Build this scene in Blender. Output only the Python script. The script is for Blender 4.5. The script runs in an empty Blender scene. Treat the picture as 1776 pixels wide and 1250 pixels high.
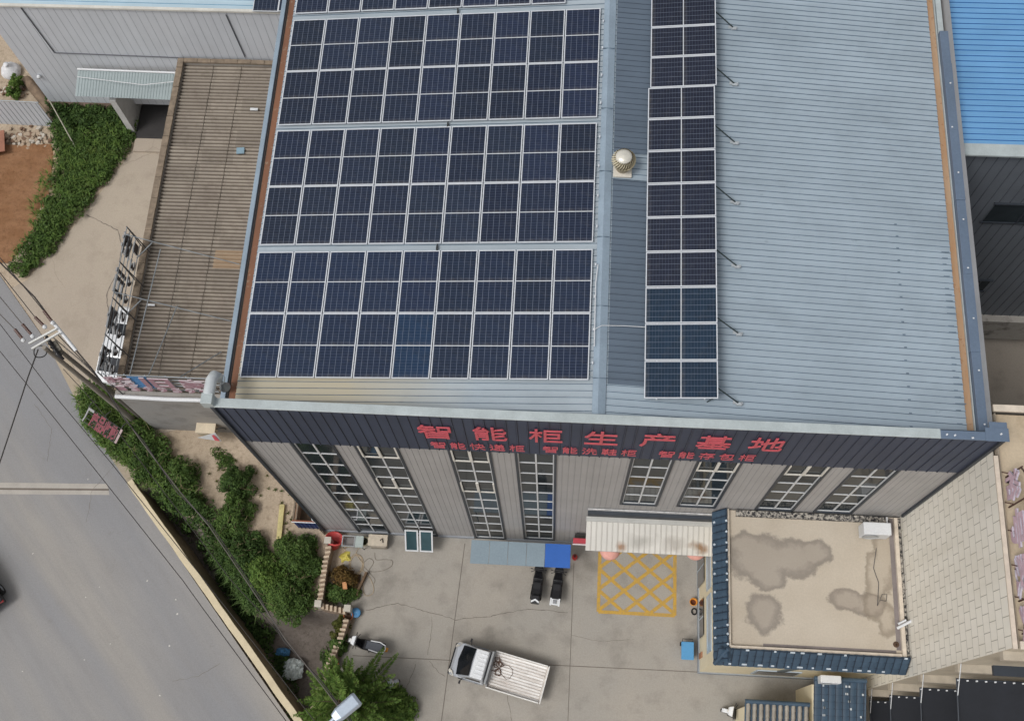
import bpy, math, random
import numpy as np
from mathutils import Vector, Matrix
random.seed(7); rng = np.random.default_rng(7)
S = bpy.context.scene
COL = S.collection
R_ = math.radians

# ------------------------------------------------------------------ camera, world, sun, exposure
CF = 1916.1
CAM = np.array([11.626, -10.947, 53.970])
CR = np.array([[0.99796187, 0.04027786, -0.04949543],
               [0.05519014, -0.93414308, 0.35260566],
               [-0.03203361, -0.35461865, -0.93446212]])
cd = bpy.data.cameras.new('camera'); cam = bpy.data.objects.new('camera', cd); COL.objects.link(cam)
cd.sensor_width = 36.0; cd.lens = CF / 1776 * 36; cd.clip_end = 2000; cd.clip_start = 0.5
mw = Matrix.Identity(4)
for i in range(3):
    mw[i][0] = CR[i, 0]; mw[i][1] = -CR[i, 1]; mw[i][2] = -CR[i, 2]; mw[i][3] = CAM[i]
cam.matrix_world = mw
S.camera = cam

SUN_EL, SUN_AZ = R_(60), R_(230)          # azimuth clockwise from +Y (north): light from the lower left
W = bpy.data.worlds.new('World'); S.world = W; W.use_nodes = True
nt = W.node_tree; bg = nt.nodes['Background']
sky = nt.nodes.new('ShaderNodeTexSky'); sky.sky_type = 'NISHITA'; sky.sun_disc = False
sky.sun_elevation = SUN_EL; sky.sun_rotation = SUN_AZ; sky.air_density = 1.0; sky.dust_density = 4.0
hs = nt.nodes.new('ShaderNodeHueSaturation'); hs.inputs['Saturation'].default_value = 0.18
nt.links.new(sky.outputs[0], hs.inputs['Color']); nt.links.new(hs.outputs[0], bg.inputs['Color'])
bg.inputs['Strength'].default_value = 0.112
sd = bpy.data.lights.new('sun', 'SUN'); sd.energy = 1.35; sd.angle = R_(18); sd.color = (1.0, 0.975, 0.94)
sun = bpy.data.objects.new('sun', sd); COL.objects.link(sun)
sv = Vector((math.sin(SUN_AZ) * math.cos(SUN_EL), math.cos(SUN_AZ) * math.cos(SUN_EL), math.sin(SUN_EL)))
sun.rotation_euler = sv.to_track_quat('Z', 'Y').to_euler(); sun.location = (0, 0, 80)
S.view_settings.view_transform = 'Standard'; S.view_settings.look = 'None'
S.view_settings.exposure = 0.0; S.view_settings.gamma = 1.0
S.cycles.use_denoising = True
S.cycles.max_bounces = 6

# ------------------------------------------------------------------ measuring helpers: photo pixel -> world point on a known plane
def _ray(px, py): return CR @ np.array([px - 888.0, py - 625.0, CF])
def Z(px, py, z=0.0): w = _ray(px, py); p = CAM + w * (z - CAM[2]) / w[2]; return Vector((p[0], p[1], z))
def Yp(px, py, y): w = _ray(px, py); p = CAM + w * (y - CAM[1]) / w[1]; return Vector(p)
def Xp(px, py, x): w = _ray(px, py); p = CAM + w * (x - CAM[0]) / w[0]; return Vector(p)

# ------------------------------------------------------------------ object helpers
def wl(o):
    v = Vector((0, 0, 0))
    while o: v = v + o.location; o = o.parent
    return v
def tag(o, label=None, cat=None, group=None, kind=None):
    if label: o['label'] = label
    if cat: o['category'] = cat
    if group: o['group'] = group
    if kind: o['kind'] = kind
    return o
def T(name, label, cat, loc=(0, 0, 0), group=None, rz=0.0):
    o = bpy.data.objects.new(name, None); COL.objects.link(o)
    o.location = loc; o.rotation_euler = (0, 0, rz); o.empty_display_size = 0.2
    return tag(o, label, cat, group)
class MB:
    def __init__(s): s.v = []; s.f = []; s.m = []; s.sm = []
    def add(s, vs, fs, mi=0, smooth=False):
        b = len(s.v); s.v += [tuple(x) for x in vs]
        for f in fs: s.f.append(tuple(i + b for i in f)); s.m.append(mi); s.sm.append(smooth)
        return s
    def quad(s, a, b, c, d, mi=0): return s.add([a, b, c, d], [(0, 1, 2, 3)], mi)
    def poly(s, pts, mi=0): return s.add(pts, [tuple(range(len(pts)))], mi)
    def box(s, lo, hi, mi=0):
        x0, y0, z0 = lo; x1, y1, z1 = hi
        return s.hexa([(x0, y0, z0), (x1, y0, z0), (x1, y1, z0), (x0, y1, z0)], [(x0, y0, z1), (x1, y0, z1), (x1, y1, z1), (x0, y1, z1)], mi)
    def hexa(s, bot, top, mi=0):
        n = len(bot)
        return s.add(list(bot) + list(top), [tuple(range(n))[::-1], tuple(range(n, 2 * n))] + [(i, (i + 1) % n, n + (i + 1) % n, n + i) for i in range(n)], mi)
    def obox(s, c, size, rz=0.0, mi=0, M=None):
        M = M or (Matrix.Translation(Vector(c)) @ Matrix.Rotation(rz, 4, 'Z'))
        sx, sy, sz = [k / 2 for k in size]
        P = [M @ Vector(p) for p in [(-sx, -sy, -sz), (sx, -sy, -sz), (sx, sy, -sz), (-sx, sy, -sz), (-sx, -sy, sz), (sx, -sy, sz), (sx, sy, sz), (-sx, sy, sz)]]
        return s.hexa(P[:4], P[4:], mi)
    def prism(s, pts, z0, z1, mi=0):          # pts: xy list
        a = sum(pts[i][0] * pts[(i + 1) % len(pts)][1] - pts[(i + 1) % len(pts)][0] * pts[i][1] for i in range(len(pts)))
        if a < 0: pts = pts[::-1]
        return s.hexa([(p[0], p[1], z0) for p in pts], [(p[0], p[1], z1) for p in pts], mi)
    def tube(s, pts, r, n=8, mi=0, cap=True, smooth=True):
        pts = [Vector(p) for p in pts]; rs = r if isinstance(r, (list, tuple)) else [r] * len(pts)
        rings = []
        for i, p in enumerate(pts):
            d = (pts[min(i + 1, len(pts) - 1)] - pts[max(i - 1, 0)]).normalized()
            a = d.cross(Vector((0, 0, 1)))
            if a.length < 1e-3: a = d.cross(Vector((1, 0, 0)))
            a.normalize(); b = d.cross(a)
            rings.append([p + (a * math.cos(2 * math.pi * k / n) + b * math.sin(2 * math.pi * k / n)) * rs[i] for k in range(n)])
        vs = [v for rg in rings for v in rg]; fs = []
        for i in range(len(pts) - 1):
            for k in range(n): fs.append((i * n + k, i * n + (k + 1) % n, (i + 1) * n + (k + 1) % n, (i + 1) * n + k))
        s.add(vs, fs, mi, smooth)
        if cap: s.add(rings[0], [tuple(range(n))], mi); s.add(rings[-1], [tuple(range(n))[::-1]], mi)
        return s
    def lathe(s, prof, c=(0, 0, 0), n=20, mi=0, M=None, smooth=True):      # prof: (r, z)
        M = M or Matrix.Translation(Vector(c)); vs = []
        for r, z in prof:
            for k in range(n): vs.append(M @ Vector((r * math.cos(2 * math.pi * k / n), r * math.sin(2 * math.pi * k / n), z)))
        fs = []
        for i in range(len(prof) - 1):
            for k in range(n): fs.append((i * n + k, i * n + (k + 1) % n, (i + 1) * n + (k + 1) % n, (i + 1) * n + k))
        return s.add(vs, fs, mi, smooth)
    def sheet(s, o, u, v, n, Lu, Lv, pitch=0.24, rw=0.03, rh=0.03, edge=0.012, mi=0, mr=1):
        """ribbed metal sheet: ribs run along u, repeat along v, stand up along n"""
        o, u, v, n = Vector(o), Vector(u).normalized(), Vector(v).normalized(), Vector(n).normalized()
        prof = []; k = 0; t = 0.0
        while t < Lv - 1e-4:
            e = min(t + pitch, Lv)
            prof.append((t, 0, mi))
            if e - t > rw + 2 * edge + .01:
                prof += [(e - rw - 2 * edge, 0, mr), (e - rw - edge, rh, mi), (e - edge, rh, mr)]
            t = e
        prof.append((Lv, 0, mi))
        vs = []
        for a, h, _ in prof: vs += [o + v * a + n * h, o + v * a + n * h + u * Lu]
        b = len(s.v); s.v += [tuple(x) for x in vs]
        for i in range(len(prof) - 1):
            s.f.append((b + 2 * i, b + 2 * i + 2, b + 2 * i + 3, b + 2 * i + 1)); s.m.append(prof[i][2]); s.sm.append(False)
        return s
    def profile(s, pts, wf, mi=0, y0=0.0):      # side profile (x,z) with half width wf(x,z)
        L = [(x, y0 + wf(x, z), z) for x, z in pts]; Rr = [(x, y0 - wf(x, z), z) for x, z in pts]; n = len(pts)
        s.add(L + Rr, [tuple(range(n)), tuple(range(n, 2 * n))[::-1]] + [(i, n + i, n + (i + 1) % n, (i + 1) % n) for i in range(n)], mi)
        return s
    def build(s, name, mats, parent=None, bevel=0.0, seg=2):
        me = bpy.data.meshes.new(name)
        off = wl(parent) if parent else Vector((0, 0, 0))
        me.from_pydata([(x - off.x, y - off.y, z - off.z) for x, y, z in s.v], [], s.f)
        for m in (mats if isinstance(mats, (list, tuple)) else [mats]): me.materials.append(m)
        me.polygons.foreach_set('material_index', s.m); me.polygons.foreach_set('use_smooth', s.sm); me.update()
        o = bpy.data.objects.new(name, me); COL.objects.link(o)
        if parent: o.parent = parent
        if bevel:
            b = o.modifiers.new('bevel', 'BEVEL'); b.width = bevel; b.segments = seg; b.limit_method = 'ANGLE'; b.angle_limit = R_(35)
        return o
def copy_tree(o, parent=None):
    c = o.copy(); COL.objects.link(c)
    if parent: c.parent = parent
    for ch in list(o.children): copy_tree(ch, c)
    return c

# ------------------------------------------------------------------ materials
class N:                                        # tiny node builder
    def __init__(s, name):
        s.m = bpy.data.materials.new(name); s.m.use_nodes = True; s.t = s.m.node_tree
        s.b = s.t.nodes['Principled BSDF']; s.co = s.t.nodes.new('ShaderNodeTexCoord')
    def n(s, typ, **kw):
        nd = s.t.nodes.new(typ)
        for k, v in kw.items():
            if hasattr(nd, k) and not k.startswith('i_'): setattr(nd, k, v)
        return nd
    def l(s, a, b): s.t.links.new(a, b)
    def math(s, op, a, b=None, c=None, clamp=False):
        nd = s.t.nodes.new('ShaderNodeMath'); nd.operation = op; nd.use_clamp = clamp
        for i, x in enumerate((a, b, c)):
            if x is None: continue
            if isinstance(x, (int, float)): nd.inputs[i].default_value = x
            else: s.l(x, nd.inputs[i])
        return nd.outputs[0]
    def noise(s, scale, detail=4, rough=.55, vec=None, stretch=None, dist=0.0):
        nd = s.t.nodes.new('ShaderNodeTexNoise'); nd.inputs['Scale'].default_value = scale
        nd.inputs['Detail'].default_value = detail; nd.inputs['Roughness'].default_value = rough; nd.inputs['Distortion'].default_value = dist
        v = vec or s.co.outputs['Object']
        if stretch:
            mp = s.t.nodes.new('ShaderNodeMapping'); mp.inputs['Scale'].default_value = stretch; s.l(v, mp.inputs[0]); v = mp.outputs[0]
        s.l(v, nd.inputs['Vector']); return nd.outputs[0]
    def rng(s, x, a, b, c=0.0, d=1.0):
        nd = s.t.nodes.new('ShaderNodeMapRange'); s.l(x, nd.inputs[0])
        for i, q in enumerate((a, b, c, d)): nd.inputs[i + 1].default_value = q
        return nd.outputs[0]
    def mix(s, f, a, b, mode='MIX'):
        nd = s.t.nodes.new('ShaderNodeMix'); nd.data_type = 'RGBA'; nd.blend_type = mode
        if isinstance(f, (int, float)): nd.inputs[0].default_value = f
        else: s.l(f, nd.inputs[0])
        for i, q in ((6, a), (7, b)):
            if isinstance(q, (tuple, list)): nd.inputs[i].default_value = (*q[:3], 1)
            else: s.l(q, nd.inputs[i])
        return nd.outputs[2]
    def gain(s, col, f):                         # colour * scalar
        nd = s.t.nodes.new('ShaderNodeVectorMath'); nd.operation = 'SCALE'
        if isinstance(col, (tuple, list)): nd.inputs[0].default_value = col[:3]
        else: s.l(col, nd.inputs[0])
        if isinstance(f, (int, float)): nd.inputs['Scale'].default_value = f
        else: s.l(f, nd.inputs['Scale'])
        return nd.outputs[0]
    def sep(s, v=None):
        nd = s.t.nodes.new('ShaderNodeSeparateXYZ'); s.l(v or s.co.outputs['Object'], nd.inputs[0]); return nd.outputs
    def warp(s, scale, amt):
        nd = s.t.nodes.new('ShaderNodeTexNoise'); nd.inputs['Scale'].default_value = scale; nd.inputs['Detail'].default_value = 3
        s.l(s.co.outputs['Object'], nd.inputs['Vector'])
        a = s.t.nodes.new('ShaderNodeVectorMath'); a.operation = 'SUBTRACT'; s.l(nd.outputs['Color'], a.inputs[0]); a.inputs[1].default_value = (.5, .5, .5)
        b = s.t.nodes.new('ShaderNodeVectorMath'); b.operation = 'SCALE'; s.l(a.outputs[0], b.inputs[0]); b.inputs['Scale'].default_value = amt
        c = s.t.nodes.new('ShaderNodeVectorMath'); c.operation = 'ADD'; s.l(s.co.outputs['Object'], c.inputs[0]); s.l(b.outputs[0], c.inputs[1])
        return c.outputs[0]
    def blob(s, vec, cx, cy, rx, ry):            # 1 at the centre, 0 at the rim and beyond (negative outside)
        o = s.sep(vec)
        a = s.math('DIVIDE', s.math('SUBTRACT', o[0], cx), rx); b = s.math('DIVIDE', s.math('SUBTRACT', o[1], cy), ry)
        return s.math('SUBTRACT', 1.0, s.math('SQRT', s.math('ADD', s.math('MULTIPLY', a, a), s.math('MULTIPLY', b, b))))
    def bump(s, h, strength=.2, dist=.02):
        nd = s.t.nodes.new('ShaderNodeBump'); nd.inputs['Strength'].default_value = strength; nd.inputs['Distance'].default_value = dist
        s.l(h, nd.inputs['Height']); s.l(nd.outputs[0], s.b.inputs['Normal'])
    def out(s, col, rough=.6, metal=0.0, spec=.5):
        if isinstance(col, (tuple, list)): s.b.inputs['Base Color'].default_value = (*col[:3], 1)
        else: s.l(col, s.b.inputs['Base Color'])
        if isinstance(rough, (int, float)): s.b.inputs['Roughness'].default_value = rough
        else: s.l(rough, s.b.inputs['Roughness'])
        s.b.inputs['Metallic'].default_value = metal; s.b.inputs['Specular IOR Level'].default_value = spec
        return s.m
def M(name, col, rough=.6, metal=0.0, var=.12, scale=1.2, fine=.06, spec=.5, bump=0.0, stretch=None):
    k = N(name)
    a = k.noise(scale, 6, .6, stretch=stretch); b = k.noise(scale * 14, 3, .6)
    g = k.math('ADD', k.rng(a, .3, .7, 1 - var, 1 + var), k.rng(b, .3, .7, -fine, fine))
    if bump: k.bump(b, bump, .02)
    return k.out(k.gain(col, g), rough, metal, spec)
def srgb(r, g, b): return tuple(((c / 255) / 12.92 if c / 255 < .04045 else ((c / 255 + .055) / 1.055) ** 2.4) for c in (r, g, b))

def concrete(name, base, dark, warm, blotch=.35, crack=0.5, scale=1.0, blobs=()):
    k = N(name)
    big = k.noise(.16 * scale, 5, .6); mid = k.noise(.8 * scale, 6, .62); fin = k.noise(14, 4, .7); spk = k.noise(60, 2, .5)
    c = k.mix(k.rng(big, .35, .68), base, warm)
    c = k.mix(k.math('MULTIPLY', k.rng(mid, .5, .72), blotch), c, dark)
    for (cx, cy, rx, ry, am) in blobs:
        c = k.mix(k.math('MULTIPLY', k.rng(k.blob(k.warp(1.1, 1.6), cx, cy, rx, ry), 0, .8, 0, am), k.rng(mid, .3, .62)), c, dark)
    vo = k.t.nodes.new('ShaderNodeTexVoronoi'); vo.feature = 'DISTANCE_TO_EDGE'; vo.inputs['Scale'].default_value = .13
    k.l(k.warp(.6, 1.3), vo.inputs['Vector'])
    ck = k.math('MULTIPLY', k.rng(vo.outputs['Distance'], 0.0, .0035, 1, 0), k.rng(k.noise(.25, 2), .48, .56, 0, crack))
    c = k.mix(ck, c, tuple(x * .45 for x in dark))
    g = k.math('ADD', k.rng(fin, .25, .75, .9, 1.1), k.rng(spk, .3, .7, -.05, .05))
    grit = k.rng(k.noise(34, 3, .6), .66, .72, 0, .35); c = k.mix(grit, c, tuple(x * .6 for x in dark))
    k.bump(fin, .2, .012)
    return k.out(k.gain(c, g), .88, 0, .25)

def ribbed(name, col, stain=None, smudge=0, var=.07, rough=.5, metal=0.0, streak=(.15, 3, 1), spec=.4, blobs=()):
    k = N(name)
    a = k.noise(.5, 5, .6); b = k.noise(1.0, 5, .65, stretch=streak); f = k.noise(26, 3, .6)
    g = k.math('ADD', k.rng(a, .3, .7, 1 - var, 1 + var), k.math('ADD', k.rng(b, .3, .7, -var * .8, var * .8), k.rng(f, .3, .7, -.025, .025)))
    c = k.gain(col, g)
    if smudge:
        sm = k.math('MULTIPLY', k.rng(k.noise(.42, 6, .7, stretch=(.6, 1.4, 1)), .50, .74), smudge); c = k.mix(sm, c, tuple(x * .62 for x in col))
        dp = k.math('MULTIPLY', k.rng(k.noise(2.2, 4, .7), .66, .76), smudge * .8); c = k.mix(dp, c, tuple(x * .45 for x in col))
        lt = k.math('MULTIPLY', k.rng(k.noise(.3, 4, .6, stretch=(.3, 1, 1)), .52, .7), .25); c = k.mix(lt, c, tuple(min(1, x * 1.35) for x in col))
    for (cx, cy, rx, ry, sc, amt) in blobs:
        mk = k.rng(k.blob(k.warp(.9, 1.2), cx, cy, rx, ry), 0, .7, 0, amt); c = k.mix(mk, c, sc)
    return k.out(c, rough, metal, spec)

m_roofL = ribbed('roof sheet grey blue', srgb(162, 173, 181), smudge=.35, blobs=((2.2, 1.0, 6.5, 1.9, srgb(186, 172, 140), .75),))
m_roofR = ribbed('roof sheet pale blue', srgb(156, 170, 181), smudge=.45)
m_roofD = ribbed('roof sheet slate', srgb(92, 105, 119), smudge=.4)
m_rib = M('painted rib shade and seams', srgb(104, 120, 134), .7, var=.2, scale=3)  # rib sides coloured darker for their shade; also seams and lap seals
m_ribD = M('slate rib painted shade', srgb(60, 70, 84), .7, var=.2, scale=3)  # shade on the sides of the slate ribs, put into the colour
m_flash = M('flashing steel', srgb(172, 181, 182), .5, 0, var=.13, scale=1.6)
m_flashB = M('flashing blue', srgb(140, 156, 170), .5, 0, var=.12, scale=.9)
m_capblue = M('cap slate blue', srgb(100, 116, 136), .5, .1, var=.08, scale=.8)
def rustmat(name, a, b, c_):
    k = N(name); x = k.noise(.7, 6, .65, stretch=(3, .5, 1)); y = k.noise(5, 5, .65)
    col = k.mix(k.rng(x, .35, .65), a, b); col = k.mix(k.rng(y, .58, .75, 0, .8), col, c_)
    return k.out(col, .85, 0, .2)
m_rustL = rustmat('rusty gutter brown', srgb(140, 100, 78), srgb(120, 88, 72), srgb(165, 150, 130))
m_rustR = rustmat('rusty gutter orange', srgb(172, 148, 124), srgb(164, 128, 96), srgb(128, 82, 52))
m_fascia = ribbed('fascia dark slate', srgb(57, 66, 86), var=.14, streak=(3, 1, .12), rough=.55)
m_fasciaR = M('fascia seam', srgb(38, 43, 58), .7)
m_wallg = ribbed('wall sheet grey', srgb(168, 166, 165), var=.08, streak=(3, 1, .12), rough=.6)
m_wallr = M('wall seam', srgb(138, 137, 138), .7)
m_trim = M('dark trim', srgb(50, 56, 64), .5)
m_white = M('white aluminium', srgb(214, 216, 218), .4, 0, var=.05)
m_cream_bar = M('yellowed frame bar', srgb(220, 217, 209), .5)
def glass(name, col, rough=.04, spec=.5):
    k = N(name); a = k.noise(.9, 3); k.bump(a, .03, .05)
    return k.out(k.gain(col, k.rng(a, .3, .7, .7, 1.3)), rough, 0, spec)
m_glass = glass('window glass dark', (.026, .034, .040), .06, .09)
m_glass.node_tree.nodes['Principled BSDF'].inputs['Specular Tint'].default_value = (.62, .80, 1.0, 1)
m_glassg = glass('casement glass green', srgb(60, 84, 90), .1)
m_galv = M('galvanised duct', srgb(206, 212, 214), .35, .15, var=.1, scale=4)
m_red = M('sign red', srgb(206, 88, 100), .5, var=.05)

def cellmat():
    k = N('solar cells'); o = k.sep()
    info = k.t.nodes.new('ShaderNodeObjectInfo')
    def line(x, pitch, w):
        fr = k.math('FRACT', k.math('DIVIDE', x, pitch)); d = k.math('ABSOLUTE', k.math('SUBTRACT', fr, .5))
        return k.math('GREATER_THAN', d, .5 - w / pitch / 2)
    lx = line(o[0], .2083, .013); ly = line(o[1], .1045, .009)
    bus = line(o[0], .0208, .0022)
    cidx = k.t.nodes.new('ShaderNodeTexWhiteNoise'); cidx.noise_dimensions = '2D'
    cv = k.t.nodes.new('ShaderNodeCombineXYZ'); k.l(k.math('FLOOR', k.math('DIVIDE', o[0], .2083)), cv.inputs[0]); k.l(k.math('FLOOR', k.math('DIVIDE', o[1], .1045)), cv.inputs[1])
    k.l(cv.outputs[0], cidx.inputs['Vector'])
    g = k.math('ADD', k.rng(cidx.outputs['Value'], 0, 1, .9, 1.1), k.rng(k.noise(1.3, 4), .3, .7, -.12, .12))
    c = k.gain(info.outputs['Color'], g)
    c = k.mix(k.math('MULTIPLY', bus, .10), c, srgb(120, 128, 140))
    c = k.mix(k.math('MULTIPLY', ly, .34), c, srgb(110, 122, 145))
    c = k.mix(k.math('MULTIPLY', lx, .55), c, srgb(128, 138, 156))
    band = k.math('MULTIPLY', k.rng(o[1], 0, .16, .34, 0), k.rng(k.noise(3.5, 4, .7), .35, .65)); c = k.mix(band, c, srgb(128, 124, 118))
    drop = k.rng(k.noise(9, 3, .6), .735, .76, 0, .5); c = k.mix(drop, c, srgb(170, 168, 164))
    dust = k.rng(k.noise(2.2, 5, .7), .5, .8, 0, .14)
    c = k.mix(dust, c, srgb(120, 118, 116))
    m = k.out(c, .16, 0, .32)
    return m
m_cell = cellmat()
m_alu = M('panel frame aluminium', srgb(204, 208, 214), .45, 0.0, var=.06, scale=3)

def soil(name, base, dark, light, scale=1.0):
    k = N(name); a = k.noise(.45 * scale, 6, .65); b = k.noise(3.5 * scale, 6, .7); f = k.noise(24, 4, .7)
    c = k.mix(k.rng(a, .38, .66), base, light); c = k.mix(k.rng(b, .5, .75, 0, .7), c, dark)
    k.bump(f, .5, .03)
    return k.out(k.gain(c, k.rng(f, .25, .75, .78, 1.22)), .95, 0, .15)
m_dirt = soil('trodden earth', srgb(170, 154, 134), srgb(118, 102, 84), srgb(186, 170, 150))
m_field = soil('brown field soil', srgb(134, 98, 70), srgb(92, 62, 42), srgb(150, 114, 86), 1.6)
m_ditch = soil('ditch mud', srgb(106, 98, 91), srgb(66, 58, 50), srgb(126, 118, 112), 1.6)
m_yard = concrete('yard concrete', srgb(158, 154, 147), srgb(115, 110, 103), srgb(168, 161, 151), .42, 0,
                  blobs=((22.2, -7.2, 2.6, 1.2, .75), (13.2, -1.3, 2.0, .9, .45), (17.6, -2.6, .7, 3.0, .5), (9.8, -2.2, 2.2, .7, .4), (11.9, -7.0, 1.4, .8, .35), (3.2, -2.4, 1.6, 1.4, .35), (8.7, -4.6, .9, .5, .5), (15.0, -4.6, 1.8, .8, .3), (6.2, -8.6, 2.2, .9, .35), (12.5, -9.0, 2.6, 1.0, .3)))
def roadmat():
    k = N('road surface'); mp = k.t.nodes.new('ShaderNodeMapping'); mp.inputs['Rotation'].default_value = (0, 0, R_(47.6)); k.l(k.co.outputs['Object'], mp.inputs[0])
    band = k.noise(1.0, 3, .5, vec=mp.outputs[0], stretch=(.03, .30, 1)); fine = k.noise(1.0, 5, .65, vec=mp.outputs[0], stretch=(.25, 2.2, 1)); big = k.noise(.12, 5, .6); f = k.noise(20, 4, .7)
    c = k.mix(k.rng(band, .40, .60), srgb(140, 140, 142), srgb(155, 151, 146)); c = k.mix(k.rng(fine, .45, .75, 0, .35), c, srgb(130, 127, 125)); c = k.mix(k.rng(big, .45, .7, 0, .4), c, srgb(132, 131, 132))
    c = k.mix(k.rng(k.noise(30, 3, .6), .64, .72, 0, .3), c, srgb(92, 90, 88)); c = k.mix(k.rng(k.noise(1.1, 6, .75), .6, .74, 0, .35), c, srgb(120, 116, 112))
    k.bump(f, .25, .012); return k.out(k.gain(c, k.rng(f, .25, .75, .88, 1.12)), .88, 0, .25)
m_road = roadmat()
m_lane = concrete('lane concrete', srgb(178, 166, 150), srgb(140, 128, 114), srgb(170, 158, 144), .4, .35)
m_shoulder = concrete('shoulder concrete', srgb(170, 156, 136), srgb(128, 116, 102), srgb(176, 164, 146), .5, .2)
m_seam = M('joint dark', srgb(112, 104, 96), .9)
m_yellow = None

def leafmat(name, a, b, c_):
    k = N(name); g = k.t.nodes.new('ShaderNodeNewGeometry'); r = g.outputs['Random Per Island']
    c = k.mix(k.rng(r, 0, 1), a, b); c = k.mix(k.rng(k.noise(.9, 3), .5, .72), c, c_); c = k.gain(c, k.rng(k.noise(2.6, 4, .65), .3, .7, .62, 1.42)); c = k.mix(k.rng(k.noise(1.7, 3), .6, .75, 0, .35), c, (.14, .13, .04))
    m = k.out(c, .65, 0, .25)
    tr = k.t.nodes.new('ShaderNodeBsdfTranslucent'); k.l(c, tr.inputs[0]); mx = k.t.nodes.new('ShaderNodeMixShader'); mx.inputs[0].default_value = .22
    k.l(k.b.outputs[0], mx.inputs[1]); k.l(tr.outputs[0], mx.inputs[2]); k.l(mx.outputs[0], k.t.nodes['Material Output'].inputs[0])
    return m
m_leaf = leafmat('leaf green', (.038, .078, .018), (.12, .19, .045), (.065, .12, .028))
m_leafy = leafmat('leaf light green', (.065, .13, .026), (.17, .25, .055), (.10, .18, .035))
m_leafd = leafmat('leaf deep green', (.028, .060, .015), (.085, .145, .035), (.05, .095, .024))
m_leafb = leafmat('leaf brown', (.09, .055, .018), (.20, .12, .035), (.07, .07, .02))
m_leafo = leafmat('leaf olive', (.05, .065, .012), (.14, .14, .03), (.05, .09, .02))
m_bark = M('bark', srgb(84, 70, 56), .9, var=.3, scale=6, bump=.5)

# ------------------------------------------------------------------ ground, road, yard (the setting)
DITCH = [Z(*p) for p in [(232, 850), (270, 845), (330, 900), (400, 980), (440, 1055), (480, 1066), (556, 1056), (600, 1070), (570, 1160), (545, 1195), (530, 1262), (512, 1262)]]
DP = np.array([(p.x, p.y) for p in DITCH])
def ditch_depth(x, y):
    inside = np.zeros(x.shape, bool); dist = np.full(x.shape, 1e9)
    n = len(DP)
    for i in range(n):
        a, b = DP[i], DP[(i + 1) % n]
        c1 = ((a[1] > y) != (b[1] > y)) & (x < (b[0] - a[0]) * (y - a[1]) / (b[1] - a[1] + 1e-12) + a[0]); inside ^= c1
        t = np.clip(((x - a[0]) * (b[0] - a[0]) + (y - a[1]) * (b[1] - a[1])) / ((b - a) @ (b - a)), 0, 1)
        dist = np.minimum(dist, np.hypot(x - a[0] - t * (b[0] - a[0]), y - a[1] - t * (b[1] - a[1])))
    return np.where(inside, np.clip(dist / .55, 0, 1) ** .8 * 2.0, 0)
gx = np.concatenate([np.array([-260, -120, -60, -40, -30]), np.arange(-22, 4.01, .22), np.arange(6, 40, 2.0), np.array([45, 60, 90, 160, 280])])
gy = np.concatenate([np.array([-260, -120, -60, -30, -18]), np.arange(-12, 9.01, .22), np.arange(10, 40, 1.5), np.array([45, 60, 90, 160, 280])])
GX, GY = np.meshgrid(gx, gy)
GZ = -ditch_depth(GX, GY) + rng.normal(0, .006, GX.shape) * ((GX > -22) & (GX < 4) & (GY < 9) & (GY > -12)) - .02
gm = MB(); gm.v = [tuple(q) for q in np.stack([GX, GY, GZ], -1).reshape(-1, 3)]
nx = len(gx)
for j in range(len(gy) - 1):
    for i in range(nx - 1):
        q = (j * nx + i, j * nx + i + 1, (j + 1) * nx + i + 1, (j + 1) * nx + i)
        gm.f.append(q); gm.m.append(1 if min(GZ[j, i], GZ[j + 1, i + 1], GZ[j, i + 1], GZ[j + 1, i]) < -.35 else 0); gm.sm.append(True)
tag(gm.build('ground', [m_dirt, m_ditch]), kind='structure')
def flat(name, pts, z, mat, zthick=.25):
    b = MB(); p = [(q.x, q.y) for q in pts]; b.prism(p, z - zthick, z); return tag(b.build(name, mat), kind='structure')
pz = lambda L, z=0.0: [Z(x, y, z) for x, y in L]
flat('road', pz([(-900, -700), (-60, 405), (0, 478), (75, 585), (135, 690), (222, 838), (512, 1262), (560, 1420), (-900, 1500)]), .012, m_road, .03)
flat('shoulder', pz([(78, 588), (96, 560), (150, 690), (240, 828), (240, 845), (222, 838), (150, 730)]), .018, m_shoulder, .035)
flat('path', pz([(20, 500), (48, 485), (135, 385), (235, 255), (285, 238), (420, 240), (420, 560), (330, 740), (240, 760), (170, 690), (135, 690), (78, 588)]), .006, m_lane, .03)
flat('yard', [Vector(p) for p in [(1.2, .05, 0), (1.02, -3.1, 0), (.9, -3.6, 0), (2.1, -3.7, 0), (1.35, -6.4, 0), (1.3, -14, 0), (40, -14, 0), (40, -.01, 0)]], .008, m_yard, .03)
def strip(b, p0, p1, w, z, mi=0):
    p0, p1 = Vector(p0), Vector(p1); d = (p1 - p0).normalized(); s = Vector((-d.y, d.x)) * w / 2
    b.poly([(*(p0 - s), z), (*(p1 - s), z), (*(p1 + s), z), (*(p0 + s), z)], mi)
def crackline(b, pts, w, z):
    P = []
    for i in range(len(pts) - 1):
        a, c = Vector(pts[i]), Vector(pts[i + 1]); n = max(2, int((c - a).length / .16))
        for k in range(n): q = a.lerp(c, k / n); P.append(q + Vector((random.uniform(-.03, .03), random.uniform(-.03, .03))))
    P.append(Vector(pts[-1]))
    for i in range(len(P) - 1): strip(b, P[i], P[i + 1], w * random.uniform(.5, 1.2), z)
xy = lambda L: [(Z(*p).x, Z(*p).y) for p in L]
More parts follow.
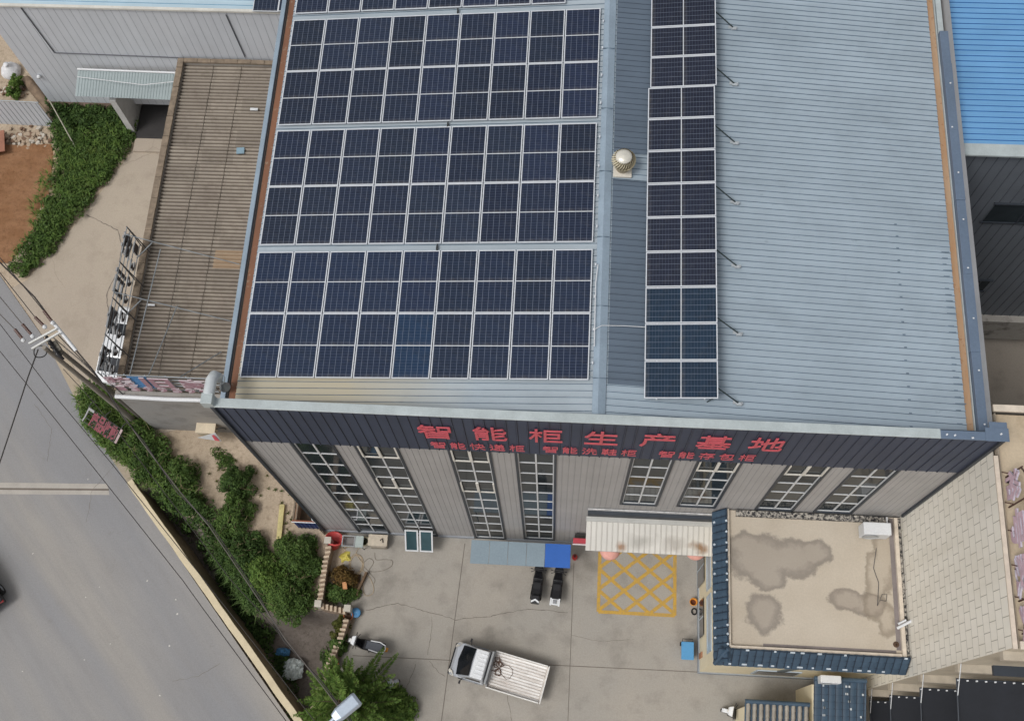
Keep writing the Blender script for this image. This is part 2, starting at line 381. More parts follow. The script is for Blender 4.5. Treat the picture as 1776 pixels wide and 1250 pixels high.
# dark cross joint in the road
rj = MB(); a, b_ = Z(-200, 834), Z(186, 839); c_, d_ = Z(-200, 855), Z(190, 858)
rj.poly([(p.x, p.y, .016) for p in (c_, d_, b_, a)]); tag(rj.build('road_joint', M('road patch strip', srgb(172, 166, 158), .9, var=.1)), kind='structure')
rj = MB()
for (p0, p1, w) in [((-200, 846), (189, 849), .05)]:
    a, b_ = Z(*p0), Z(*p1); rj.poly([(a.x, a.y - w, .020), (b_.x, b_.y - w, .020), (b_.x, b_.y + w, .020), (a.x, a.y + w, .020)])
tag(rj.build('road_joint', m_seam), kind='structure')
lj = MB()
for i in range(20):
    p = Z(random.uniform(20, 430), random.uniform(760, 1230)); 
    if p.x < -10.4 + (1.9 - p.y) * .91 - .6: lj.obox((p.x, p.y, .017), (random.uniform(.03, .09), random.uniform(.03, .07), .01), random.random() * 3)
tag(lj.build('litter', M('litter pale', srgb(206, 202, 196), .9)), 'pale specks of litter on the road', kind='stuff')
rj = MB()
for L in ([(225, 790), (205, 800), (160, 850), (150, 905)], [(300, 1180), (345, 1172), (382, 1150)], [(60, 700), (90, 745), (82, 800)]): crackline(rj, xy(L), .018, .0165)
tag(rj.build('road_crack', m_seam), kind='structure')
# field with furrows
fb = MB(); FX = np.arange(-27, -17.0, .2); FY = np.arange(11, 22.2, .12)
def fz(x, y): return .10 + .02 * math.sin(y * 2 * math.pi / .62 + .5 * math.sin(x * .7) + .4 * math.sin(x * 2.1)) + random.uniform(-.035, .035)
fpts = pz([(-140, 255), (95, 252), (92, 330), (60, 400), (20, 455), (-60, 470), (-200, 500)])
idx = {}
for j, y in enumerate(FY):
    for i, x in enumerate(FX): idx[i, j] = len(fb.v); fb.v.append((x, y, fz(x, y)))
def inpoly(x, y, P):
    r = False; n = len(P)
    for i in range(n):
        a, b = P[i], P[(i + 1) % n]
        if (a.y > y) != (b.y > y) and x < (b.x - a.x) * (y - a.y) / (b.y - a.y) + a.x: r = not r
    return r
for j in range(len(FY) - 1):
    for i in range(len(FX) - 1):
        if inpoly(FX[i] + .1, FY[j] + .06, fpts):
            fb.f.append((idx[i, j], idx[i + 1, j], idx[i + 1, j + 1], idx[i, j + 1])); fb.m.append(0); fb.sm.append(True)
tag(fb.build('field', m_field), kind='structure')

# yard joints as grooves of dark filler, and a yellow parking box
jb = MB()
strip(jb, (6.98, -.3), (6.42, -9.5), .035, .013); strip(jb, (12.37, -1.0), (12.35, -9.5), .03, .013); strip(jb, (2.0, -5.92), (18.4, -5.82), .035, .0135)
crackline(jb, xy([(635, 1058), (690, 1046), (740, 1060), (790, 1074), (850, 1068), (920, 1055), (985, 1062)]), .03, .0125)
crackline(jb, xy([(750, 1068), (748, 1100), (742, 1135)]), .025, .0127)
crackline(jb, xy([(745, 1145), (760, 1165), (772, 1172)]), .022, .0122)
crackline(jb, xy([(880, 1205), (884, 1230), (890, 1255)]), .022, .0124)
crackline(jb, xy([(722, 1150), (712, 1175), (700, 1205)]), .02, .0121)
crackline(jb, xy([(990, 1100), (1040, 1112), (1100, 1108)]), .014, .0123)
tag(jb.build('yard_joint', m_seam), kind='structure')
lj = MB(); crackline(lj, xy([(148, 372), (175, 385), (205, 400), (212, 425), (205, 470), (185, 510), (190, 560)]), .05, .0125)
tag(lj.build('path_crack', m_seam), kind='structure')
def yellowmat():
    k = N('worn yellow paint'); c = k.mix(k.rng(k.noise(5, 5, .7), .42, .68), srgb(198, 158, 68), srgb(178, 146, 82))
    c = k.mix(k.rng(k.noise(9, 5, .75), .50, .68, 0, .85), c, srgb(150, 136, 112)); return k.out(c, .8, 0, .3)
m_yellow = yellowmat()
yb = MB(); x0, x1, y0, y1, w = 13.62, 17.27, -3.27, -.15, .165; zz = .014
strip(yb, (x0, y0), (x1, y0), w, zz); strip(yb, (x0, y1), (x1, y1), w, zz); strip(yb, (x0, y0), (x0, y1), w, zz + .001); strip(yb, (x1, y0), (x1, y1), w, zz + .001)
def clipdiag(dirx, k):   # line x*dirx + y = k through the box
    pts = []
    for x in (x0, x1):
        y = k - dirx * x
        if y0 <= y <= y1: pts.append((x, y))
    for y in (y0, y1):
        x = (k - y) / dirx
        if x0 < x < x1: pts.append((x, y))
    return pts[:2]
sl = .82
for sgn, dz in ((sl, .002), (-sl, .003)):
    vals = [sgn * x + y for x in (x0, x1) for y in (y0, y1)]; lo, hi = min(vals), max(vals); n = 6
    for i in range(1, n):
        P = clipdiag(sgn, lo + (hi - lo) * i / n)
        if len(P) == 2: strip(yb, P[0], P[1], w, zz + dz)
tag(yb.build('yellow_marking', m_yellow), kind='structure')

# ------------------------------------------------------------------ main factory building
WX, H0, HF, YB = 25.6, 19.8, 15.7, 33.0
RX, RZ, EZ = 12.7, 19.55, 18.33               # ridge, eaves
SLL = (RZ - EZ) / (RX - .3); SLR = (RZ - EZ) / (25.0 - RX)
bld = T('factory_building', 'large grey clad factory with dark fascia, tall windows and ribbed metal roof', 'factory', (0, 0, 0))
wins = [(1.70, 3.30, .12, 10), (4.05, 5.65, .12, 10), (7.45, 9.02, .12, 10), (9.88, 11.40, .5, 10), (14.07, 15.63, 8.55, 5), (16.42, 18.03, 8.65, 5), (19.62, 21.2, 8.75, 5), (22.0, 23.58, 8.78, 5)]
w = MB(); xs = 0.0
for (a, b_, zb, _) in wins:
    w.sheet((xs, 0, .3), (0, 0, 1), (1, 0, 0), (0, -1, 0), HF - .3, a - xs, .235, .016, .009, .009)
    if zb > .4: w.sheet((a, 0, .3), (0, 0, 1), (1, 0, 0), (0, -1, 0), zb - .3, b_ - a, .235, .016, .009, .009)
    xs = b_
w.sheet((xs, 0, .3), (0, 0, 1), (1, 0, 0), (0, -1, 0), HF - .3, WX - xs, .235, .016, .009, .009)
w.build('front_wall', [m_wallg, m_wallr], bld)
w = MB(); w.box((0, -.06, -.1), (4.04, .3, .298)); w.box((5.66, -.06, -.1), (7.44, .3, .298)); w.box((9.03, -.06, -.1), (WX, .3, .298)); w.build('plinth', M('plinth grey', srgb(150, 154, 160), .8), bld)
w = MB(); w.sheet((0, -.05, HF), (0, 0, 1), (1, 0, 0), (0, -1, 0), H0 - HF - .02, WX, .36, .03, .03, .018)
w.quad((0, -.05, HF), (WX, -.05, HF), (WX, 0.0, HF), (0, 0, HF)); w.build('fascia', [m_fascia, m_fasciaR], bld)
for (p, q) in (((-.02, -.13, .3), (.07, -.025, HF - .01)), ((WX - .07, -.13, 9), (WX + .02, -.025, HF - .01)), ((-.02, -.14, HF), (.1, -.085, H0 - .02)), ((WX - .1, -.14, HF), (WX + .02, -.085, H0 - .02))):
    w = MB(); w.box(p, q); w.build('corner_trim', m_trim, bld)
w = MB(); w.box((-.05, -.12, H0 - .015), (23.6, .2, H0 + .05)); w.build('parapet_cap', m_flash, bld, .015)
w = MB(); w.box((23.6, -.125, H0 - .02), (WX + .1, .16, H0 + .045)); w.box((25.15, .165, H0 - .02), (WX + .1, .5, H0 + .06)); w.box((25.0, -.15, H0 + .048), (WX + .13, .30, H0 + .075)); w.build('parapet_cap', m_capblue, bld, .01)
w = MB()
for x in (23.75, 24.0, 24.55, 25.45): w.obox((x + .03, random.uniform(-.08, .1), H0 + .085), (.07, .05, .012), random.random())
tag(w.build('sealant_patch', m_white, bld), kind='stuff')
w = MB(); w.quad((0, .2, H0 - .01), (0, .2, 17), (WX, .2, 17), (WX, .2, H0 - .01)); w.build('parapet_back', m_flashB, bld)
w = MB(); w.quad((0, .01, 0), (0, YB, 0), (0, YB, EZ), (0, .01, EZ)); w.build('side_wall', m_wallg, bld)
w = MB(); w.quad((WX, YB, 0), (WX, .01, 0), (WX, .01, 19), (WX, YB, 19)); w.build('side_wall', m_wallg, bld)
w = MB(); w.quad((WX, YB, 0), (0, YB, 0), (0, YB, 19), (WX, YB, 19)); w.build('back_wall', m_wallg, bld)
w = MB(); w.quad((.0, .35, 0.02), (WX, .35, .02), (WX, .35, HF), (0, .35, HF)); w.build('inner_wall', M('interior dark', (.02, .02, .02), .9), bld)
# roofs
uL = Vector((RX - .3, 0, RZ - EZ)); nL = Vector((-SLL, 0, 1)); uR = Vector((25.0 - RX, 0, EZ - RZ)); nR = Vector((SLR, 0, 1))
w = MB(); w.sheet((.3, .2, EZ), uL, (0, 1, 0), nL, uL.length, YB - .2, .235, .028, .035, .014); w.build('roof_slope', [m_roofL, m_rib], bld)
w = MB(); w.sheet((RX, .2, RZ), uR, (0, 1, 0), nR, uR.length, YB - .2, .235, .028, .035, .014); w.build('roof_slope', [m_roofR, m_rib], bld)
# slate coloured sheets beside the ridge (two bays, broken at the ventilator)
def rz_at(x): return RZ - SLR * (x - RX) if x > RX else RZ - SLL * (RX - x)
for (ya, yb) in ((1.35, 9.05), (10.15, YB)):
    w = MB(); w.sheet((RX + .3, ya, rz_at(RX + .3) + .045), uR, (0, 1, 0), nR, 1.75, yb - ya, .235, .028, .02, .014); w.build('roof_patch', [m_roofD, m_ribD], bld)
w = MB(); hw = .19
w.add([(RX - hw, .2, rz_at(RX - hw) + .05), (RX, .2, RZ + .13), (RX + hw + .06, .2, rz_at(RX + hw) + .05), (RX - hw, YB, rz_at(RX - hw) + .05), (RX, YB, RZ + .13), (RX + hw + .06, YB, rz_at(RX + hw) + .05)], [(0, 1, 4, 3), (1, 2, 5, 4)])
y = 1.5
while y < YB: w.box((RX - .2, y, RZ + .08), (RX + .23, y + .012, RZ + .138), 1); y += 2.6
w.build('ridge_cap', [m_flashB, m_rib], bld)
# left eave: rusty gutter and pale outer cap
w = MB(); w.box((.06, .2, EZ - .14), (.30, YB, EZ - .06)); w.build('gutter', m_rustL, bld)
w = MB(); w.box((-.20, .35, EZ - .3), (-.03, YB, EZ + .08)); w.build('eave_cap', m_flashB, bld, .01)
w = MB(); w.box((-.03, .2, EZ - .3), (.06, YB, EZ - .1)); w.build('eave_lining', M('eave lining dark', srgb(92, 88, 84), .8), bld)
# right eave: orange gutter and broad slate cap
w = MB(); w.box((24.92, .2, EZ - .13), (25.24, YB, EZ - .05)); w.build('gutter', m_rustR, bld)
w = MB(); pts = []; y = .5
while y < 16.5: w.box((25.28 + .012 * math.sin(y * 3.1), y, EZ - .1), (25.72, min(y + 2.9, 16.5), EZ + .33 - .1 * random.random())); y += 2.9
w.build('side_cap', m_capblue, bld, .015)
w = MB(); w.box((25.245, .2, EZ - .2), (25.275, YB, EZ + .05)); w.box((25.3, 16.5, EZ - .1), (25.5, YB, EZ + .1)); w.build('eave_lining', m_flash, bld)
w = MB()
for y in np.arange(.8, 16, 1.9): w.obox((25.4 + random.uniform(-.05, .12), y, EZ + .335), (.05, .05, .02), random.random())
tag(w.build('sealant_patch', m_white, bld), kind='stuff')
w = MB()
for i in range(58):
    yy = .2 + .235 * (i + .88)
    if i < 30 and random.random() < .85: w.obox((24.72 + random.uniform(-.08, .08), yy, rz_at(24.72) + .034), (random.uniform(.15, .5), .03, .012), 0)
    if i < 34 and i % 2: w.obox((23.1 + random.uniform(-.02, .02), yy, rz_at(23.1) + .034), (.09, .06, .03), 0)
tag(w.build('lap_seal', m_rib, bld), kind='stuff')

def window(a, b_, zb, rows, cream=(), open_sash=False):
    zt = HF - .02
    f = MB(); d0, d1 = -.05, .06      # dark outer surround
    f.box((a, d0, zb), (a + .09, d1, zt)); f.box((b_ - .09, d0, zb), (b_, d1, zt)); f.box((a + .092, d0, zb), (b_ - .092, d1, zb + .07))
    win = f.build('window', m_trim, bld)
    a2, b2, z2 = a + .092, b_ - .092, zb + .072
    g = MB(); g.quad((a2, .045, z2), (b2, .045, z2), (b2, .045, zt), (a2, .045, zt)); g.build('pane', m_glass, win)
    fr = MB(); wv = .042
    fr.box((a2, .015, z2), (a2 + wv, .05, zt)); fr.box((b2 - wv, .015, z2), (b2, .05, zt)); xm = (a2 + b2) / 2; fr.box((xm - .03, .011, z2), (xm + .03, .049, zt - .002))
    for r in range(rows + 1):
        zc = z2 + (zt - z2) * r / rows
        if r in cream or r == rows: continue
        fr.box((a2 + wv + .002, .018, zc), (xm - .04, .048, zc + .058)); fr.box((xm + .04, .018, zc), (b2 - wv - .002, .048, zc + .058))
    fr.build('frame', m_white, win)
    if cream:
        for r in cream:
            cb = MB()
            zc = z2 + (zt - z2) * r / rows; zc1 = z2 + (zt - z2) * (r + 1) / rows - .03
            cb.box((a2 + .002, -.03, zc - .005), (b2 - .002, .0095, zc + .08))
            cb.box((xm - .055, -.04, zc + .079), (xm + .055, .009, min(zc1, zt - .02)))
            cb.box((a2 + .004, -.04, zc + .079), (a2 + .07, .008, min(zc1, zt - .02))); cb.box((b2 - .07, -.04, zc + .079), (b2 - .004, .008, min(zc1, zt - .02)))
            cb.build('vent_sash', m_cream_bar, win)
    if open_sash:      # two top hung casements tilted outwards at the foot
        for (p, q) in ((a2 + .03, xm - .03), (xm + .03, b2 - .03)):
            zt_, L, ang = z2 + 1.45, 1.25, R_(42)
            dn = Vector((0, -math.sin(ang), -math.cos(ang))); nn = Vector((0, -math.cos(ang), math.sin(ang)))
            def pt(u, v, h): return Vector((u, -.08, zt_)) + dn * v + nn * h
            s = MB(); e = .07
            for (u0, u1, v0, v1) in ((p, p + e, 0, L), (q - e, q, 0, L), (p + e + .001, q - e - .001, 0, e), (p + e + .001, q - e - .001, L - e, L)):
                s.hexa([pt(u0, v0, 0), pt(u1, v0, 0), pt(u1, v1, 0), pt(u0, v1, 0)][::-1], [pt(u0, v0, .05), pt(u1, v0, .05), pt(u1, v1, .05), pt(u0, v1, .05)][::-1])
            sb = s.build('casement', m_white, win)
            gq = MB(); gq.quad(pt(p + e, e, .025), pt(p + e, L - e, .025), pt(q - e, L - e, .025), pt(q - e, e, .025)); gq.build('casement_glass', m_glassg, win)
for i, (a, b_, zb, rows) in enumerate(wins):
    cr = {1: (9, 6), 2: (9, 6), 5: (4,), 6: (4,)}.get(i, ())
    window(a, b_, zb, rows, cr, i == 1)
# dark band and white weathered strip above the entrance canopy
w = MB(); w.box((12.8, -.24, 7.0), (18.2, -.03, 7.42)); w.build('canopy_beam', M('beam dark', srgb(50, 56, 64), .6), bld)
w = MB(); w.box((12.78, -.075, 7.422), (18.2, -.03, 7.62)); w.build('beam_flashing', M('flaking white', srgb(196, 196, 196), .7, var=.3, scale=5), bld)

# lettering on the fascia
def glyph(ch, w, h, depth, off=.02):
    c = bpy.data.curves.new('lettering', 'FONT'); c.body = ch; c.extrude = .05; c.offset = off; c.resolution_u = 3
    o = bpy.data.objects.new('lettering', c); COL.objects.link(o)
    bpy.context.view_layer.update()
    me = bpy.data.meshes.new_from_object(o.evaluated_get(bpy.context.evaluated_depsgraph_get()))
    bpy.data.objects.remove(o); bpy.data.curves.remove(c)
    n = len(me.vertices); co = np.empty(n * 3); me.vertices.foreach_get('co', co); co = co.reshape(-1, 3)
    lo, hi = co.min(0), co.max(0); co = (co - (lo + hi) / 2) / np.maximum(hi - lo, 1e-6) * np.array([w, h, depth])
    return co, [tuple(p.vertices) for p in me.polygons], me
def letter(name, ch, Mx, w, h, depth, mat, parent, off=.02):
    co, faces, me = glyph(ch, w, h, depth, off); b = MB(); b.add([Mx @ Vector(c) for c in co], faces); bpy.data.meshes.remove(me)
    return b.build(name, mat, parent)
FACE = lambda c: Matrix.Translation(Vector(c)) @ Matrix.Rotation(R_(90), 4, 'X')     # upright letters facing the yard (-y)
def fx(x): return x
sg = T('wall_lettering', 'large red seven character lettering across the upper dark fascia', 'sign', (12.9, -.1, 18))
for ch, x in zip('智能柜生产基地', (7.24, 9.13, 11.02, 12.9, 14.78, 16.66, 18.4)):
    letter('character', ch, FACE((x, -.12, 18.08 + (x - 7) * .02)), 1.14, 1.45, .03, m_red, sg, .002)
for txt, xa, xb, lab in (('智能快递柜', 6.93, 10.28, 'small red five character lettering under the left end of the large red characters'),
                         ('智能洗鞋柜', 10.9, 14.2, 'small red five character lettering under the middle of the large red characters'),
                         ('智能存包柜', 14.95, 18.3, 'small red five character lettering under the right end of the large red characters')):
    s2 = T('wall_lettering', lab, 'sign', ((xa + xb) / 2, -.1, 16.5), 'small red phrases on the fascia')
    cw = (xb - xa - .55) / 5
    for i, ch in enumerate(txt):
        letter('character', ch, FACE((xa + cw / 2 + i * (cw + .1375), -.11, 16.5 + (xa - 7) * .012)), cw * .96, .76, .015, m_red, s2, -.004)
# duct elbow at the front left corner
du = T('vent_duct', 'silver metal duct elbow on the front left roof corner', 'duct', (0, .5, 19.5))
w = MB(); w.tube([(-.02, 1.0, 18.6), (-.02, 1.02, 19.5), (-.03, .95, 19.85), (-.05, .75, 20.0), (-.06, .2, 20.02)], .19, 14); w.build('pipe', m_galv, du)
w = MB(); w.lathe([(.2, -.05), (.22, 0), (.22, .06), (.2, .08)], M=Matrix.Translation((-.02, 1.0, 19.35)), n=16); w.build('collar', m_galv, du)
w = MB(); w.box((-.25, -.12, 19.7), (.13, .25, 20.18)); w.build('end_box', m_flash, du, .02)

# turbine ventilator
fan = T('roof_ventilator', 'round turbine ventilator of pale metal standing beside the roof ridge', 'roof vent', (13.33, 9.5, rz_at(13.33)))
L0 = fan.location; w = MB(); w.box((L0.x - .33, L0.y - .36, L0.z), (L0.x + .33, L0.y + .3, L0.z + .1)); w.build('base_plate', M('vent base cream', srgb(206, 200, 188), .6), fan, .02)
w = MB(); w.lathe([(.24, .1), (.24, .35), (.27, .36)], c=L0, n=20); w.build('collar', M('vent collar', srgb(150, 140, 120), .5), fan)
w = MB()
for k in range(26):
    a0 = 2 * math.pi * k / 26; P = []
    for j in range(7):
        t = j / 6; ph = -1.0 + t * 2.0; r = .41 * math.cos(ph * .95) + .03; a = a0 + .75 * t
        P.append((r, a, .36 + .27 + .27 * math.sin(ph)))
    for j in range(6):
        r, a, z = P[j]; r2, a2, z2 = P[j + 1]; da = .16
        q = [(r * math.cos(a), r * math.sin(a), z), ((r - .03) * math.cos(a + da), (r - .03) * math.sin(a + da), z), ((r2 - .03) * math.cos(a2 + da), (r2 - .03) * math.sin(a2 + da), z2), (r2 * math.cos(a2), r2 * math.sin(a2), z2)]
        w.poly([(L0.x + p[0], L0.y + p[1], L0.z + p[2]) for p in q])
w.build('turbine_vane', M('vane metal', srgb(214, 204, 176), .4, .1), fan)
w = MB(); w.lathe([(.29, .86), (.27, .90), (.15, .95), (.0, .965)], c=L0, n=20); w.build('cap', M('vent cap', srgb(222, 218, 206), .3, .3), fan)
w = MB(); w.lathe([(.33, .4), (.33, .84)], c=L0, n=16); w.build('core', M('vent core', srgb(110, 98, 76), .7), fan)

# ------------------------------------------------------------------ solar panels
PW, PL = 1.303, 2.384
NAVY = (.0150, .0225, .0440)
def make_panel():
    root = T('solar_panel', 'panel', 'solar panel', (0, 0, 0))
    f = MB(); e = .034; t = .04
    f.box((0, 0, 0), (e, PL, t)); f.box((PW - e, 0, 0), (PW, PL, t)); f.box((e + .0005, 0, 0), (PW - e - .0005, e, t)); f.box((e + .0005, PL - e, 0), (PW - e - .0005, PL, t))
    f.box((e + .001, PL / 2 - .014, .005), (PW - e - .001, PL / 2 + .014, .034)); f.build('frame', m_alu, root)
    hl = PL / 2 - .014 - e - .004
    for k in (0, 1):
        y0 = e + .002 if k == 0 else PL / 2 + .016
        c = MB(); c.box((0, 0, 0), (PW - 2 * e - .004, hl, .022))
        o = c.build('cell_sheet', m_cell, root); o.location = (e + .002, y0, .006)
    return root
proto = make_panel(); used = [False]
ORD = ['first', 'second', 'third', 'fourth', 'fifth', 'sixth', 'seventh', 'eighth', 'ninth', 'tenth', 'eleventh', 'twelfth', 'thirteenth', 'fourteenth']
def place_panel(Mx, label, group, col):
    o = proto if not used[0] else copy_tree(proto); used[0] = True
    loc, q, _ = Mx.decompose(); o.location = loc; o.rotation_euler = q.to_euler(); o['label'] = label; o['group'] = group
    for ch in o.children:
        if ch.name.startswith('cell_sheet'): ch.color = (*col, 1)
    return o
tl = math.atan(SLL); pitchx = 12.06 / 9 / 1.0
names = ['nearest roof block', 'second roof block', 'third roof block', 'farthest roof block']
rowy = [1.43, 6.5, 11.53, 16.63]
ex = Vector((1, 0, SLL)).normalized(); ez = Vector((-SLL, 0, 1)).normalized(); ey = Vector((0, 1, 0))
for A in range(4):
    for r in range(2 if A < 3 else 1):
        for c in range(9 if A < 3 else 8):
            x = .40 + c * pitchx * math.cos(tl); y = rowy[A] + r * (PL + .018)
            p = Vector((x, y, EZ + SLL * (x - .3) + .10))
            Mx = Matrix.Translation(p) @ Matrix((ex, ey, ez)).transposed().to_4x4()
            col = Vector(NAVY) * random.uniform(.82, 1.2); col.z *= random.uniform(.92, 1.12)
            if A == 0: col = col.lerp(Vector((.012, .026, .062)), .55 - .05 * c)
            if A == 0 and r == 0 and c == 4: col = Vector((.012, .032, .072))
            fb_ = 'front' if r == 0 else 'back'
            lab = f'dark solar panel, {ORD[c]} from left, {fb_} row of the {names[A]}'
            if A == 0 and r == 0 and c == 4: lab = 'brighter blue solar panel, fifth from left, front row of the nearest roof block'
            place_panel(Mx, lab, f'solar panels of the {names[A]}', col)
# raised strip on the far side of the ridge
SX0, tilt = 14.2, R_(7.0)
rack = T('panel_rack', 'metal rack with slanting legs holding up the narrow strip of solar panels', 'panel rack', (15.3, 1, 19.4))
sx = Vector((math.cos(tilt), 0, math.sin(tilt))); sz_ = Vector((-math.sin(tilt), 0, math.cos(tilt)))
SZ0 = 19.62
pp = 1.33
for k in range(13):
    y = .87 + k * pp; off = 0 if k < 9 else .07
    p = Vector((SX0 + off, y + PW, SZ0)); # panel local y -> +x world, local x -> -y world
    Mx = Matrix.Translation(p) @ Matrix((Vector((0, -1, 0)), sx, sz_)).transposed().to_4x4()
    col = Vector((.0155, .019, .034)) * random.uniform(.9, 1.15)
    if k < 3: col = Vector((.013, .029, .053)) * random.uniform(.92, 1.08)
    kind = 'teal tinted' if k < 3 else 'dark'
    place_panel(Mx, f'{kind} solar panel, {ORD[k]} from the front in the raised strip beside the ridge', 'solar panels of the raised strip', col)
m_foot = M('foot pale', srgb(176, 182, 186), .6)
m_leg = M('leg steel dark', srgb(54, 66, 66), .5, .3)
w = MB()
for u in (.4, 1.95):
    a = Vector((SX0, .9, SZ0)) + sx * u - sz_ * .045; w.obox((0, 0, 0), (.05, 17.2, .05), M=Matrix.Translation(a + Vector((0, 8.55, 0))) @ Matrix.Rotation(-tilt, 4, 'Y'))
w.build('rail', m_alu, rack)
for i, (fxp, fyp) in enumerate(((1272, 49), (1274, 146), (1275, 248), (1276, 352), (1278, 462), (1281, 579), (1281, 700))):
    ft = Z(fxp, fyp, rz_at(17.1) + .06); ft.z = rz_at(ft.x) + .05
    top = Vector((SX0, ft.y + .30, SZ0)) + sx * (PL - .04) - sz_ * .05
    lg = MB(); lg.tube([top, ft + Vector((-.02, .03, .05))], .026, 6); lg.tube([top + Vector((0, -.3, -.03)), Vector((16.3, top.y - .3, rz_at(16.3) + .03))], .02, 6); lg = lg.build('leg', m_leg, rack)
    ftm = MB(); ftm.obox(ft + Vector((.03, 0, .02)), (.22, .09, .07), .2); ftm.obox(ft + Vector((-.1, .05, .0)), (.16, .1, .05), -.1); ftm.lathe([(.06, 0), (.05, .05), (0, .07)], c=ft + Vector((.07, -.02, .03)), n=8); ftm.build('foot', m_foot, lg)
# cables and a white conduit on the roof
w = MB(); w.tube([(12.52, 2.6, 19.72), (12.5, 4.9, 19.72), (12.56, 5.6, 19.74)], .018, 6); w.tube([(12.5, 3.2, 19.73), (12.75, 3.35, 19.74), (13.5, 3.4, 19.66), (14.3, 3.4, 19.62)], .012, 6)
tag(w.build('roof_conduit', m_white), 'thin white cable conduit crossing the ridge beside the nearest panels', 'conduit')
for A in range(3):
    w = MB()
    for (yy) in (rowy[A] + .6, rowy[A] + 1.8, rowy[A] + 3.0, rowy[A] + 4.2): w.obox((.40 + 12.06 + .02, yy, EZ + SLL * 12.2 + .13), (.05, .08, .05))
    c0 = w.build('panel_clamp', m_alu); tag(c0, f'row of small metal clamps on the ridge side edge of the {names[A]}', 'clamps', 'clamp rows')
w = MB()
for A in (1, 2, 3): w.obox((6.9, rowy[A] - .17, EZ + SLL * 6.6 + .1), (.05, .2, .08))
w.tube([(6.9, 16.5, EZ + SLL * 6.6 + .08), (6.9, 6.3, EZ + SLL * 6.6 + .08)], .015, 6)
tag(w.build('drain_cable', M('black cable', (.015, .015, .015), .6)), 'black cable running under the panels and showing in the gaps between blocks', 'cable')

# ------------------------------------------------------------------ shed on the left with two roof signs
SH = 5.6
shed = T('roadside_shed', 'long low shed with weathered brown fibre cement roof and grey rendered front', 'shed', (-7, 14, 0))
k = N('fibre cement sheets'); o = k.sep()
idn = k.t.nodes.new('ShaderNodeTexWhiteNoise'); idn.noise_dimensions = '2D'; cv = k.t.nodes.new('ShaderNodeCombineXYZ')
k.l(k.math('FLOOR', k.math('DIVIDE', k.math('ADD', o[0], 20), 1.63)), cv.inputs[0]); k.l(k.math('FLOOR', k.math('DIVIDE', k.math('ADD', o[1], 20), 1.02)), cv.inputs[1]); k.l(cv.outputs[0], idn.inputs['Vector'])
c = k.mix(k.rng(k.noise(.35, 5, .6), .35, .65), srgb(143, 134, 124), srgb(162, 153, 141)); c = k.mix(k.rng(k.noise(2.5, 6, .7), .5, .75, 0, .6), c, srgb(112, 101, 90))
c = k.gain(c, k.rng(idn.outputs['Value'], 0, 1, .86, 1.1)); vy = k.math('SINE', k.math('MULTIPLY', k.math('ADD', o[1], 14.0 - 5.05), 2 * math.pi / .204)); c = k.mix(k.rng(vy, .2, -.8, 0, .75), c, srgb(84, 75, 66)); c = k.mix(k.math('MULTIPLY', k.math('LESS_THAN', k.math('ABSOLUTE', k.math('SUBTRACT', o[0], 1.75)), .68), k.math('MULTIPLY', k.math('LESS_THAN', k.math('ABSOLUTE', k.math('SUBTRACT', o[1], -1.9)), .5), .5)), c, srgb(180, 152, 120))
m_fc = k.out(c, .9, 0, .2)
w = MB(); y = 5.0; cols = [(-9.22, -7.665), (-7.635, -6.155), (-6.125, -4.45)]
for ci, (xa, xb) in enumerate(cols):
    yy = 5.05 + .0; z_off = [0, .012, .024][ci]
    while yy < 23.4:
        ye = min(yy + 1.02, 23.4); n = 12; m = int((ye - yy) / .204 * n); m = max(m, 6); vs = []
        for j in range(m + 1):
            t = yy + (ye - yy + .06) * j / m; zz_ = SH - .28 + .05 * math.sin((t - 5.05) * 2 * math.pi / .204) + .055 * (1 - j / m) * -1 + z_off + random.uniform(-.002, .002)
            vs += [(xa, t, zz_), (xb, t, zz_ + .02)]
        w.add(vs, [(2 * j, 2 * j + 1, 2 * j + 3, 2 * j + 2) for j in range(m)], 0, True)
        yy = ye
w.build('roof', m_fc, shed)
m_render = concrete('grey render', srgb(152, 150, 148), srgb(116, 112, 108), srgb(160, 154, 146), .7, .3)
m_coping = M('mossy coping', srgb(130, 116, 100), .9, var=.3, scale=2.5, bump=.4)
w = MB(); w.box((-9.5, 4.85, -.1), (-4.4, 5.05, SH - .1)); w.build('front_wall', m_render, shed)
w = MB(); w.box((-9.5, 5.05, -.1), (-9.25, 23.6, SH - .1)); w.build('side_wall', m_render, shed)
w = MB(); w.box((-9.25, 23.4, -.1), (-4.45, 23.6, SH - .1)); w.build('back_wall', m_render, shed)
w = MB()
y = 5.05
while y < 23.6: w.box((-9.54 + random.uniform(-.012, .012), y, SH - .1), (-9.22, min(y + .58, 23.6), SH + random.uniform(-.01, .02))); y += .6
x = -9.2
while x < -4.6: w.box((x, 23.38, SH - .1), (min(x + .7, -4.45), 23.62, SH + random.uniform(-.01, .02))); x += .72
w.build('coping', m_coping, shed)
w = MB(); w.tube([(-9.42, 4.72, SH - .02), (-7, 4.69, SH - .03), (-4.9, 4.72, SH - .02)], .11, 10); w.build('edge_pipe', m_white, shed)
w = MB(); w.obox((-6.2, 5.6, SH - .2), (.3, .14, .05), .1); w.obox((-8.6, 9.5, SH - .2), (.35, .1, .05), 0); w.obox((-5.1, 20.7, SH - .17), (.4, .13, .06), 0)
w.build('white_scrap', m_white, shed)
w = MB(); w.obox((-5.45, 18.2, SH - .15), (.4, .35, .06), .1); w.build('blue_scrap', M('scrap blue', srgb(130, 156, 170), .6), shed)

